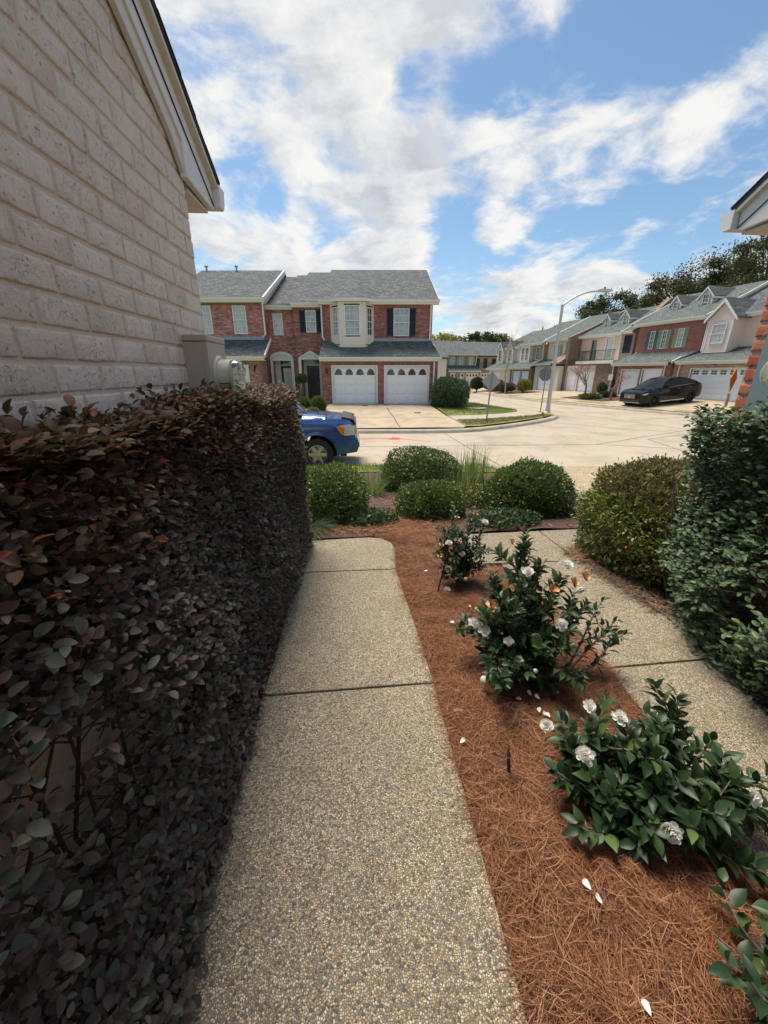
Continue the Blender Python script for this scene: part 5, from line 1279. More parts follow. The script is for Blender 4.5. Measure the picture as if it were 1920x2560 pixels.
def camellia(label, base, shoots, leafL, seed, flowers=(), withered=(), buds=(), dens=24, lw=.46):
    rr = random.Random(seed); T = thing('camellia', label, 'flowering shrub', base)
    st = MB(); P = []; D = []; N = []; L = []
    def shoot(a, e, r0, depth=0):
        a, e = Vector(a), Vector(e); mid = a.lerp(e,.55)+Vector((rr.gauss(0,.02),rr.gauss(0,.02),-.02 if depth == 0 else 0))
        pts = [a, a.lerp(mid,.6)+Vector((rr.gauss(0,.008),rr.gauss(0,.008),0)), mid, mid.lerp(e,.55)+Vector((rr.gauss(0,.01),rr.gauss(0,.01),.01)), e]
        st.tube(pts, [r0, r0*.85, r0*.65, r0*.45, r0*.25], 6, False)
        ln = (e-a).length; axis = (e-mid).normalized()
        k = max(4, int(dens*ln/.35)) if depth == 0 else max(4, int(dens*ln/.22))
        for j in range(k):
            t = (.42 if depth == 0 else .15)+(.6 if depth == 0 else .87)*(j/k)**.8; t = min(t, 1)
            p = (a.lerp(mid, t/.55) if t < .55 else mid.lerp(e, (t-.55)/.45))
            ph = j*2.4+rr.uniform(-.4,.4); u = axis.cross(Vector((0,0,1))); u = u.normalized() if u.length > .1 else Vector((1,0,0)); v = axis.cross(u)
            sd = u*math.cos(ph)+v*math.sin(ph)
            d = (axis*(.35+.5*t)+sd*.85+Vector((0,0,rr.uniform(-.15,.3)))).normalized()
            P.append(p+sd*.004); D.append(d); N.append(Vector((0,0,1))+sd*-.2+axis*.35+Vector((rr.gauss(0,.3),rr.gauss(0,.3),0))); L.append(rr.uniform(.75,1.15)*leafL*(1 if t < .93 else .8))
        if depth < 1:
            for j in range(rr.randint(3,5)):
                t = rr.uniform(.3,.9); p = a.lerp(mid, t/.55) if t < .55 else mid.lerp(e, (t-.55)/.45)
                q = p+Vector((rr.gauss(0,.09),rr.gauss(0,.09),rr.uniform(-.02,.13)))*(leafL/.07)**.5
                shoot(p, q, r0*.45, 1)
    for e in shoots: shoot((rr.gauss(0,.02),rr.gauss(0,.02),0), e, .009)
    L = np.array(L)
    leaves('foliage', [tuple(p) for p in P], [tuple(d) for d in D], [tuple(v) for v in N], L, L*lw*2*.5*rg.uniform(.9,1.1,len(L)), M['cam_leaf'], T, T=T3)
    st.build('stems', M['stem_g'], T)
    for p, nr, r in flowers: flower(T, p, nr, r)
    for p, nr, r in withered: flower(T, p, nr, r, 'withered_flower', 14)
    for p, r in buds:
        o = MB().lathe([(0,-1),(.55,-.75),(.95,-.1),(.85,.45),(.4,.9),(0,1.1)], 10).build('bud', M['bud'], T, True); o.location = p; o.scale = (r,r,r); o.rotation_euler = (rr.uniform(-.8,.8), rr.uniform(-.8,.8), 0)
    return T
UP = (0,-.5,.8)
camellia('slim upright camellia with white and orange brown blooms, farthest along the straw bed', (.83,2.75,0),
    [(-.15,.1,.52),(-.06,.16,.66),(.09,.12,.68),(.18,.1,.50),(.02,.0,.40),(-.12,-.05,.24),(.17,-.02,.28),(-.04,.1,.5),(.1,.18,.58),(-.18,.05,.38),(.12,.04,.4),(-.08,.02,.56),(0,.08,.3)], .05, 3,
    flowers=[((-.13,-.02,.43),UP,.03),((.19,.1,.55),UP,.032),((-.02,-.04,.34),UP,.028),((.1,-.03,.33),UP,.026),((-.14,-.1,.05),UP,.032)],
    withered=[((.1,.08,.63),(0,-.3,1),.026),((-.07,-.04,.46),UP,.028),((-.19,-.03,.42),UP,.022),((-.2,-.03,.32),UP,.024),((-.12,-.07,.25),UP,.022),((-.12,-.08,.2),UP,.022),((-.06,.05,.62),UP,.024)],
    buds=[((.0,-.12,.16),.016)], dens=22)
camellia('broad middle camellia with white and brown blooms in the straw bed', (.92,1.78,0),
    [(-.30,.14,.30),(-.26,-.02,.46),(-.12,.22,.56),(-.02,.05,.62),(.10,.15,.66),(.24,.10,.58),(.34,-.02,.48),(.20,-.12,.40),(.02,-.18,.36),(-.14,-.14,.28),(-.22,-.08,.16),(.08,.30,.80),(.05,.28,.70),(.0,-.12,.18),(-.1,.0,.34),(.16,.02,.50),(-.2,.1,.42),(-.08,-.05,.5),(-.2,-.12,.3),(-.05,-.2,.2),(.1,-.14,.28),(.06,.0,.42)], .066, 5,
    flowers=[((-.30,-.02,.39),UP,.034),((-.25,-.06,.36),UP,.036),((.02,.08,.64),(0,-.6,.7),.038),((.26,.12,.66),UP,.038),((.12,-.16,.46),(0,-.8,.5),.036),((-.14,-.13,.34),UP,.03),((-.08,-.16,.24),UP,.026)],
    withered=[((-.2,.0,.48),UP,.036),((.12,-.02,.58),UP,.04),((.33,.04,.62),UP,.036),((.26,.02,.60),UP,.036),((-.01,.27,.74),UP,.026),((-.3,.02,.46),UP,.024)],
    buds=[((-.26,-.16,.12),.022),((-.1,-.18,.22),.018),((.0,-.2,.2),.014)], dens=24)
T = camellia('single low camellia branch reaching right over the right path', (1.05,1.62,0), [(.44,.18,.34),(.36,.22,.46),(.5,.16,.26)], .055, 9, dens=10, flowers=[((.26,.3,.48),(0,-.8,-.2),.03)])
camellia('largest nearest camellia with three white blooms, beside the black stake', (1.10,.98,0),
    [(-.34,.06,.20),(-.28,.14,.27),(-.14,.18,.30),(-.02,.14,.34),(.10,.10,.33),(.24,.16,.30),(.34,.10,.26),(.30,-.02,.22),(.40,-.10,.16),(.16,-.06,.28),(-.04,-.08,.25),(-.20,-.05,.20),(-.24,-.12,.12),(-.1,-.16,.14),(.1,-.14,.14),(.0,.03,.35),(.26,.22,.38),(.48,.02,.14),(.2,-.12,.2)], .074, 21,
    flowers=[((-.25,.04,.31),(-.5,-.6,.6),.036),((-.04,.16,.35),(-.2,-.5,.8),.032),((-.31,.22,.26),(-.4,-.5,.7),.032),((-.12,.24,.33),UP,.03),((-.04,-.17,.19),(-.1,-.9,.5),.038),((.33,-.1,.22),(.1,-.8,.5),.032)],
    withered=[], buds=[((-.29,-.10,.05),.018),((-.24,.12,.22),.016)], dens=19, lw=.5)
camellia('camellia clump at the lower right corner of the straw bed', (1.24,.52,0),
    [(-.24,-.12,.14),(-.17,-.06,.17),(-.08,-.10,.16),(-.16,-.17,.12),(.0,-.08,.15)], .07, 33, flowers=[((-.11,-.1,.17),(-.2,-.6,.6),.02)], dens=11, lw=.52)
# fallen petals and dead leaves
def petals():
    pm = leaves('fallen_petal', [(-.017,0,.004)], [(1,0,.05)], [(0,0,1)], [.031], [.022], M['petal'], None, T=TP)
    C.objects.unlink(pm)
    spots = [(.93,1.54,2.2),(1.04,1.55,.4),(.905,1.45,1.1),(.918,1.43,2.6),(.93,1.415,1.8),(.82,1.53,.2),(.90,1.57,2.0),(.74,.74,1.9),(.752,.70,2.2),(.75,.47,1.6),(.47,1.33,.5),(.62,2.2,.3),(1.31,1.02,.3),(.57,2.96,.1)]
    for x, y, a in spots:
        o = pm.copy(); C.objects.link(o); o.location = (x, y, bz_fast(x, y)+.042); o.rotation_euler = (rnd.gauss(0,.25), rnd.gauss(0,.25), a)
        tag(o, 'white camellia petal fallen on the pine straw', 'petal', 'fallen white petals on the pine straw')
petals()
def dead_leaf(label, loc, s, rz, m_):
    me = MB(); k = 11; pts = []
    for i in range(k*2):
        a = PI*i/k; r = s*(1 if i % 2 == 0 else .55)*(1+.25*math.cos(a)); pts.append((r*math.cos(a), r*.75*math.sin(a), s*.22*math.cos(2*a)+rnd.uniform(0,.08)*s))
    me.v = [(0,0,s*.25)]+pts; me.f = [(0,i+1,(i+1)%(2*k)+1) for i in range(2*k)]; me.tube([(0,0,s*.25),(-s*1.5,0,.1*s)], s*.03, 5)
    o = me.build('dead_leaf', m_, None, True); o.location = loc; o.rotation_euler = (.15,.2,rz); return tag(o, label, 'leaf')
M['dl'] = simple('dead_leaf_brown', (.34,.17,.12), .7, .25, 40); M['dl2'] = simple('dead_leaf_orange', (.42,.16,.06), .7, .3, 40)
dead_leaf('curled pinkish brown dead leaf on the straw near the left path', (.485,1.50,.035), .035, .3, M['dl'])
dead_leaf('large orange brown dead leaf under the tall dark green shrub', (2.32,2.12,.03), .07, 2.2, M['dl2'])
dead_leaf('orange dead leaf at the edge of the straw and right path joint', (1.44,1.82,.02), .032, .9, M['dl2'])
dead_leaf('pale brown dead leaf by the yellow green shrub', (2.18,3.22,.03), .06, .6, M['dl'])
# garden stakes
def stake(label, x, y, h, r, lean, cap):
    T = thing('drip_stake', label, 'garden stake', (x, y, bz_fast(x,y) if y < 3.3 else hz(x,y))); T.rotation_euler = (lean[0], lean[1], 0)
    mb = MB(); mb.tube([(0,0,-.03),(0,0,h)], r, 12); mb.build('tube', M['black_iron'], T, True)
    if cap:
        MB().lathe([(r*1.25,h-.012),(r*1.3,h+.004),(r*.8,h+.01),(r*.55,h+.028),(r*.6,h+.034),(r*.3,h+.04),(0,h+.042)], 12).build('nozzle', M['cap'], T, True)
        MB().lathe([(r*1.25,h-.014),(r*1.32,h-.004),(r*1.25,h+.003)], 12).build('collar', M['galv'], T, True)
M['cap'] = simple('dark_plastic_cap', (.05,.05,.06), .3, .1, 20)
stake('short black riser tube standing in the straw beside the nearest camellia', .635, 1.16, .135, .0075, (0,-.12), True)
stake('thin black rod leaning under the slim far camellia', .605, 2.62, .32, .006, (-.12,.20), False)
stake('thin black stake among the iris leaves', 1.72, 5.0, .42, .008, (0,0), False)
pot = MB(); pot.lathe([(0,-.05),(.03,-.05),(.042,.01),(.046,.01),(.046,.028),(.04,.028),(.035,-.02)], 20)
o = pot.build('terracotta_pot', simple('terracotta', (.38,.15,.08), .85, .15, 20), None, True); o.location = (1.87, 4.02, -.0); tag(o, 'small terracotta pot at the edge of the right path', 'pot')

# ------------------------------------------------------------------ distant plants
G_ = hz
shrub('round_bush', 'big round dark green bush beside the right garage door', 'bush', (5.05,21.9,.58), (1.05,.95,.98), 9000, M['jas_leaf'], L=(.05,.085), lump=.03)
shrub('round_bush', 'reddish brown bush tucked behind the big round bush', 'bush', (5.75,23.0,.55), (.95,.85,.95), 6000, M['hedge_leaf'], L=(.05,.08), lump=.04)
shrub('clipped_bush', 'square clipped green bush left of the driveway', 'bush', (-1.95,20.6,.15), (.42,.40,.48), 5000, M['box_leaf'], L=(.035,.055), lump=.02)
shrub('clipped_bush', 'clipped green bush in front of the black door', 'bush', (-2.75,20.9,.13), (.42,.40,.42), 4500, M['box_leaf'], L=(.035,.055), lump=.02)
shrub('low_bush', 'low olive bush between the clipped bushes and the truck hood', 'bush', (-2.15,19.6,-.12), (.38,.3,.24), 2500, M['haw_leaf'], L=(.03,.05), lump=.05)
shrub('low_bush', 'loose low olive bush behind the truck windshield', 'bush', (-3.0,19.6,-.05), (.5,.3,.3), 2500, M['haw_leaf'], L=(.03,.05), lump=.1)
T = shrub('topiary', 'small dark round topiary on a stem by the arched doorway', 'topiary', (-3.15,23.6,1.35), (.36,.34,.30), 2200, M['jas_leaf'], L=(.04,.06), lump=.05)
shrub('yellow_bush', 'bright yellow green bush in the far bed across the side street', 'bush', (17.0,40.0,.45), (.7,.6,.65), 2500, M['yel_leaf'], L=(.08,.13), lump=.05)
shrub('hedge_clump', 'dark low hedge left of the yellow bush', 'bush', (15.6,41.5,.2), (1.3,.7,.45), 2600, M['hedge_leaf'], L=(.08,.13), lump=.12)
shrub('hedge_clump', 'dark green bush behind the diamond sign', 'bush', (14.1,46.5,.45), (.8,.7,.75), 2400, M['far_leaf'], L=(.09,.14), lump=.06)
shrub('hedge_clump', 'dark green bush in front of the distant bay house', 'bush', (15.8,45.5,.35), (1.2,.7,.65), 2400, M['far_leaf'], L=(.09,.14), lump=.1)
shrub('round_bush', 'small dark ball bush by the brown brick wall of the balcony house', 'bush', (21.0,33.2,.45), (.42,.4,.5), 2200, M['jas_leaf'], L=(.05,.09), lump=.03)
for i, (x, y, a, b, l) in enumerate([(18.3,30.2,.9,.7,'low green bed planting under the two bare trees'),(19.9,30.6,.8,.6,'dark leafy planting right of the bare trees'),(22.6,33.6,.9,.35,'low clipped hedge against the brown brick wall')]):
    shrub('low_hedge', l, 'low hedge', (x,y,hz(x,y)+.18), (a,b,.26), 2200, M['box_leaf' if i != 1 else 'far_leaf'], L=(.06,.1), lump=.1)
def bare(name, label, x, y, h, spread, seed, lean=(0,0), n0=4, depth=6, m=None, r0=.07, trunk=.35):
    rr = random.Random(seed); z0 = hz(x, y); T = thing(name, label, 'tree', (x, y, z0)); tk = MB(); tw = MB()
    def grow(p, d, l, r, k):
        q = p+d*l; mid = p.lerp(q,.5)+Vector((rr.gauss(0,.04),rr.gauss(0,.04),rr.gauss(0,.03)))*l
        (tk if k < 3 else tw).tube([p, mid, q], [r, r*.85, r*.68], 6 if k < 3 else 3, False)
        if k >= depth: return
        for _ in range(rr.choice((2,2,3)) if k else n0):
            a = rr.uniform(0, 2*PI); s = spread*(.75 if k else 1)
            nd = (d+Vector((math.cos(a)*s, math.sin(a)*s, rr.uniform(-.15,.25)))).normalized()
            grow(q, nd, l*rr.uniform(.62,.9)*(.8 if k == 0 else 1), r*.62, k+1)
    grow(Vector((0,0,-.05)), Vector((lean[0],lean[1],1)).normalized(), h*trunk, r0, 0)
    tk.build('trunk', m or M['bark_p'], T, True); tw.build('twigs', m or M['bark_p'], T)
    return T
M['crape'] = simple('crape_bark', (.30,.20,.18), .85, .2, 9)
bare('bare_tree', 'left bare crape myrtle with a rounded twiggy crown in front of the balcony house', 18.3, 31.0, 2.3, .75, 3, m=M['crape'], r0=.09, trunk=.42, depth=7)
bare('bare_tree', 'right bare crape myrtle beside the brown brick wall', 19.0, 28.7, 2.1, .75, 12, m=M['crape'], r0=.08, trunk=.36, depth=7)
bare('bare_tree', 'tall thin bare tree leaning across the distant cream gables', 15.2, 40.2, 4.6, .42, 6, (-.12,0), n0=3, depth=6, r0=.08, trunk=.40)
bare('bare_tree', 'bare twiggy brown shrub between the brick house and the far house', 7.6, 28.0, 1.9, .5, 8, n0=7, depth=6, m=M['crape'], r0=.05, trunk=.2)
def oak(label, c, r, base, n, seed, m='oak_leaf', L=(.22,.42), dens=60, name='oak_tree', zlo=-.5):
    rr = np.random.default_rng(seed); T = thing(name, label, 'tree', base)
    d = unit(rr.normal(0,1,(dens,3))); d = d[d[:,2] > zlo]; rad = rr.uniform(.35,1.0,len(d))[:,None]**.6; ctr = d*rad*np.array(r)
    cc = rr.integers(0, len(ctr), n); sp = rr.uniform(.12,.3,len(ctr))[cc][:,None]*np.array(r).mean()
    P = ctr[cc]+rr.normal(0,1,(n,3))*sp*np.array([1,1,.6])*.62
    off = np.array(c)-np.array(base)
    Ls = rr.uniform(*L, n); leaves('crown', P+off, unit(rr.normal(0,1,(n,3))+[0,0,-.2]), unit(rr.normal(0,1,(n,3))+[0,0,.8]), Ls, Ls*.5, M[m], T, T=T1)
    tk = MB(); h = off[2]-r[2]*.5; top = Vector((off[0]*.6, off[1]*.6, h)); rt = max(r)*.045
    tk.tube([(0,0,-.1),(top.x*.4,top.y*.4,h*.55),tuple(top)], [rt*1.3, rt, rt*.8], 9)
    for q in ctr[:26]:
        e_ = Vector(q)+Vector(off); mid = top.lerp(e_,.5)+Vector((0,0,-.06*r[2])); tk.tube([top, mid, e_], [rt*.55, rt*.3, rt*.08], 5, False)
        for _ in range(4): f_ = e_+Vector(rr.normal(0,.16,3)*np.array(r)); tk.tube([mid.lerp(e_,.6), f_], [rt*.14, rt*.03], 4, False)
    tk.build('trunk', M['bark'], T, True); return T
oak('small dark oak rising behind the dormers of the balcony house', (37.2,60,9.6), (4.8,4,2.5), (37.2,60,-.1), 9000, 1)
oak('spreading oak behind the pink sided house, left of the largest oak', (44,55,10.6), (6.4,5,3.2), (44,55,-.1), 15000, 2, L=(.2,.38))
oak('largest dark oak at the right edge above the roofs', (50,50,12.6), (8.4,5,4.3), (50,50,-.1), 22000, 3, L=(.2,.38))
oak('low distant tree above the far rooftops, right cluster', (27,92,8.0), (5.5,3,1.8), (27,92,-.1), 2600, 4, 'far_leaf', (.4,.7), name='far_tree')
oak('wispy distant tree above the far rooftops, middle', (33,95,8.0), (4.2,3,2.0), (33,95,-.1), 1800, 5, 'far_leaf', (.4,.7), name='far_tree')
oak('distant tree just right of the brick pair roof', (17.8,85,7.6), (3.4,3,1.6), (17.8,85,-.1), 1600, 6, 'yel_leaf', (.3,.6), name='far_tree')
oak('distant tree behind the end of the house row', (43,85,8.5), (5,3,2.2), (43,85,-.1), 2200, 7, 'far_leaf', (.4,.7), name='far_tree')

# ------------------------------------------------------------------ street furniture
def lamp():
    x, y = 10.75, 21.65; z0 = hz(x, y); T = thing('street_lamp', 'tall grey street lamp with a curved arm at the street corner', 'street lamp', (x, y, z0))
    k = y/17.1*1.0; H_ = 1.7+(4.28-1.7)*y/17.1-z0
    MB().tube([(0,0,0),(.0,0,H_*.5),(.0,0,H_)], [.115,.09,.065], 16).build('pole', M['alum'], T, True)
    MB().lathe([(.19,0),(.19,.03),(.14,.06),(.135,.22),(.12,.24)], 16).build('base', M['alum'], T, True)
    MB().box(-.05,.05,-.13,-.1,.5,.7).build('access_cover', M['alum'], T)
    pts = [(0,0,H_-.02)]; ex = 1.75; ez = .68
    for t in np.linspace(.1,1,9): pts.append((ex*t, 0, H_-.02+ez*(1-(1-t)**2.0)))
    MB().tube(pts, [.045]*len(pts), 10).build('arm', M['alum'], T, True)
    l = MB(); zt = H_+ez
    l.prism([(1.72,zt-.05),(1.72,zt+.05),(1.95,zt+.08),(2.45,zt+.06),(2.5,zt-.0),(2.45,zt-.04)], 'y', -.14, .14); hd = l.build('lamp_head', M['alum'], T, True, .02)
    MB().box(2.02,2.42,-.1,.1,zt-.055,zt-.035).build('lens', M['pane'], hd)
    MB().lathe([(.05,0),(.05,.09),(.03,.12),(0,.12)], 10, 2.12, 0, zt+.06).build('photocell', M['slot'], hd)
    MB().lathe([(.075,H_-.06),(.075,H_+.03),(0,H_+.05)], 14).build('pole_cap', M['alum'], T, True)
lamp()
M['signback'] = simple('sign_back_aluminium', (.34,.36,.37), .4, .06, 4, metal=.4)
M['signback_d'] = simple('dull_sign_back', (.17,.175,.18), .5, .06, 4, metal=.3)
M['yellow'] = simple('yellow_sign_face', (.65,.42,.03), .5, .05, 3); M['red'] = simple('red_sign_face', (.5,.03,.03), .5, .05, 3)
def sign(name, label, x, y, pts, zc, m_back, m_front, lean=0, rz=0, h=None, cat='road sign'):
    z0 = hz(x, y); T = thing(name, label, cat, (x, y, z0)); T.rotation_euler = (0, lean, rz)
    mb = MB(); top = zc+max(p[1] for p in pts)+.02
    w = .032; mb.prism([(-w,0.0),(-.012,0.0),(-.012,.022),(.012,.022),(.012,0),(w,0),(w,.004),(.016,.004),(.016,.028),(-.016,.028),(-.016,.004),(-w,.004)], 'z', 0, top if h is None else h)
    mb.build('post', M['galv'], T)
    MB().prism([(p[0], zc+p[1]) for p in pts], 'y', .030, .034).build('sign_back', m_back, T)
    MB().prism([(p[0]*.985, zc+p[1]*.985) for p in pts], 'y', .0342, .036).build('sign_face', m_front, T)
    bl = MB(); 
    for dz in (-.2,.2): bl.lathe([(.014,0),(.014,-.006),(0,-.006)], 8, 0, -.002, zc+dz, 'y')
    bl.build('bolt', M['galv'], T)
    return T
sq = .41
sign('warning_sign', 'back of a leaning diamond road sign in the corner verge', 5.88, 17.5, [(0,sq*1.02),(sq,0),(0,-sq*1.02),(-sq,0)], 1.7, M['signback'], M['yellow'], lean=.035, rz=-.25)
ro = .40; oc = [(ro*math.cos(R(22.5+45*i)), ro*math.sin(R(22.5+45*i))) for i in range(8)]
sign('stop_sign', 'dark back of an octagonal stop sign beside the street lamp', 10.55, 22.1, oc, 2.05, M['signback_d'], M['red'], lean=.02)
sign('small_sign', 'small bent distant sign on a leaning post before the far red brick house', 11.9-.6, 46.0, [(-.28,-.28),(.28,-.28),(.28,.28),(-.28,.28)], 1.9, M['signback_d'], M['signback'], lean=.16)
# house sign on the brown wall
T = thing('yard_sign', 'small pale box sign on a post by the brown brick wall', 'sign', (20.6, 31.6, hz(20.6,31.6)), R(-78)); MB().box(-.03,.03,-.03,.03,0,1.3).build('post', M['trim2'], T); MB().box(-.22,.22,-.08,-.03,1.2,1.65).build('panel', M['trim2'], T, False, .01)
# orange hanging panel by the right edge
M['orange'] = simple('orange_fabric', (.62,.24,.03), .7, .15, 8); M['chk'] = simple('grey_check', (.72,.72,.74), .7, .6, 40)
T = thing('banner', 'narrow orange diamond banner above a grey checked strip, beside the orange brick corner', 'banner', (3.375, 3.42, 0), R(2))
MB().prism([(0,1.735),(.03,1.65),(0,1.535),(-.03,1.65)], 'y', -.004, .004).build('panel', M['orange'], T); MB().box(-.014,.014,-.003,.003,1.40,1.52).build('strip', M['chk'], T); MB().tube([(0,.008,0),(0,.008,1.70)], .003, 6).build('pole', M['trim'], T)
# ------------------------------------------------------------------ vehicles
M['blue'] = simple('blue_car_paint', (.015,.075,.26), .22, .03, 2, metal=.35, spec=.6, coat=1)
M['blk'] = simple('black_car_paint', (.004,.004,.005), .07, .05, 2, spec=.4, coat=0)
M['tyre'] = simple('tyre_rubber', (.022,.022,.023), .85, .2, 30, bmp=.4, bsc=60)
M['chrome'] = simple('chrome', (.62,.63,.64), .15, .04, 4, metal=1); M['silver'] = simple('alloy_silver', (.50,.50,.47), .3, .06, 6, metal=.8)
M['blk_rim'] = simple('black_alloy', (.02,.02,.022), .25, .1, 6, metal=.6); M['cglass'] = simple('tinted_glass', (.012,.015,.02), .08, .05, 2, spec=.45)
M['clens'] = simple('headlight_lens', (.55,.57,.56), .12, .15, 25, spec=.9, coat=1); M['amber'] = simple('amber_lens', (.75,.20,.01), .15, .08, 20, coat=1); M['rlens'] = simple('red_lens', (.35,.02,.02), .15, .1, 9, coat=1)
M['plas'] = simple('black_plastic', (.03,.03,.032), .55, .1, 10)
def grid_face(pts, g):
    bm = bmesh.new(); bm.faces.new([bm.verts.new((x, 0, z)) for x, z in pts])
    xs = [p[0] for p in pts]; zs = [p[1] for p in pts]
    for ax, lo, hi in ((0,min(xs),max(xs)),(2,min(zs),max(zs))):
        k = math.ceil(lo/g)+.013
        while k*g < hi:
            co = [0,0,0]; co[ax] = k*g; no = [0,0,0]; no[ax] = 1
            bmesh.ops.bisect_plane(bm, geom=bm.verts[:]+bm.edges[:]+bm.faces[:], plane_co=co, plane_no=no); k += 1
    bmesh.ops.triangulate(bm, faces=[f for f in bm.faces if len(f.verts) > 4])
    return bm
def car_body(name, pts, wf, m, T, g=.07, crown=.03, rows=7, ztop=.7):
    bm = grid_face(pts, g); bnd = [e for e in bm.edges if len(e.link_faces) == 1]
    vs = {v: (v.co.x, v.co.z) for v in bm.verts}
    bv = [((e.verts[0].co.x, e.verts[0].co.z), (e.verts[1].co.x, e.verts[1].co.z)) for e in bnd]
    ret = bmesh.ops.duplicate(bm, geom=bm.verts[:]+bm.edges[:]+bm.faces[:])
    dup = set(v for v in ret['geom'] if isinstance(v, bmesh.types.BMVert))
    for v in bm.verts:
        w = wf(v.co.x, v.co.z); v.co.y = w if v in dup else -w
    def P(p, t):
        w = wf(*p); z = p[1]+(crown*(1-t*t) if p[1] > ztop else 0); return (p[0], t*w, z)
    ts = np.linspace(-1, 1, rows)
    for a, b in bv:
        for t0, t1 in zip(ts, ts[1:]): bm.faces.new([bm.verts.new(P(a,t0)), bm.verts.new(P(b,t0)), bm.verts.new(P(b,t1)), bm.verts.new(P(a,t1))])
    bmesh.ops.remove_doubles(bm, verts=bm.verts, dist=.0008); bmesh.ops.recalc_face_normals(bm, faces=bm.faces)
    me = bpy.data.meshes.new(name); bm.to_mesh(me); bm.free(); me.polygons.foreach_set('use_smooth', [True]*len(me.polygons)); me.set_sharp_from_angle(angle=R(38))
    return link(name, me, m, T)
def side_patch(name, pts, wf, m, T, off=.006, g=.07, sides=(-1,1), parent_each=True):
    for s in sides:
        bm = grid_face(pts, g)
        for v in bm.verts: v.co.y = s*(wf(v.co.x, v.co.z)+off)
        bmesh.ops.solidify(bm, geom=bm.faces[:], thickness=.004)
        bmesh.ops.recalc_face_normals(bm, faces=bm.faces)
        me = bpy.data.meshes.new(name); bm.to_mesh(me); bm.free(); me.polygons.foreach_set('use_smooth', [True]*len(me.polygons)); me.set_sharp_from_angle(angle=R(40)); link(name, me, m, T)
def wheel(T, x, y, r, w, rim_r, rim_m, spokes, s):
    o = MB(); o.lathe([(rim_r,-w/2),(r*.93,-w/2),(r*.985,-w/2+.02),(r,-w/2+.05),(r,w/2-.05),(r*.985,w/2-.02),(r*.93,w/2),(rim_r,w/2)], 40, 0, 0, 0, 'y')
    wh = o.build('wheel', M['tyre'], T, True); wh.location = (x, y, r)
    rm = MB(); f = s*(w/2-.015)
    rm.lathe([(rim_r,f),(rim_r-.02,f+s*.006),(rim_r-.035,f-s*.04),(rim_r-.05,f-s*.10)], 40, 0, 0, 0, 'y'); rm.lathe([(.07,f),(.06,f+s*.012),(0,f+s*.014)], 20, 0, 0, 0, 'y'); rm.lathe([(rim_r-.03,f-s*.13),(0,f-s*.13)], 30, 0,0,0,'y')
    for k in range(spokes):
        a = 2*PI*k/spokes; c, sn = math.cos(a), math.sin(a); ww = .05 if spokes < 7 else .022
        q = [(.05,-ww*.9),(rim_r-.025,-ww*.75),(rim_r-.025,ww*.75),(.05,ww*.9)]
        vs = [(u*c-v*sn, f-s*(.0 if j < 4 else .05), u*sn+v*c) for j, (u, v) in enumerate(q+q)]
        rm.add(vs, [(0,1,2,3),(4,5,6,7),(0,1,5,4),(1,2,6,5),(2,3,7,6),(3,0,4,7)])
    rm.build('rim', rim_m, wh, True); return wh
def arch(cx, r, z0, a0=0, a1=PI, n=12, cz=.39): return [(cx+r*math.cos(t), max(z0, cz+r*math.sin(t))) for t in np.linspace(a0, a1, n)]
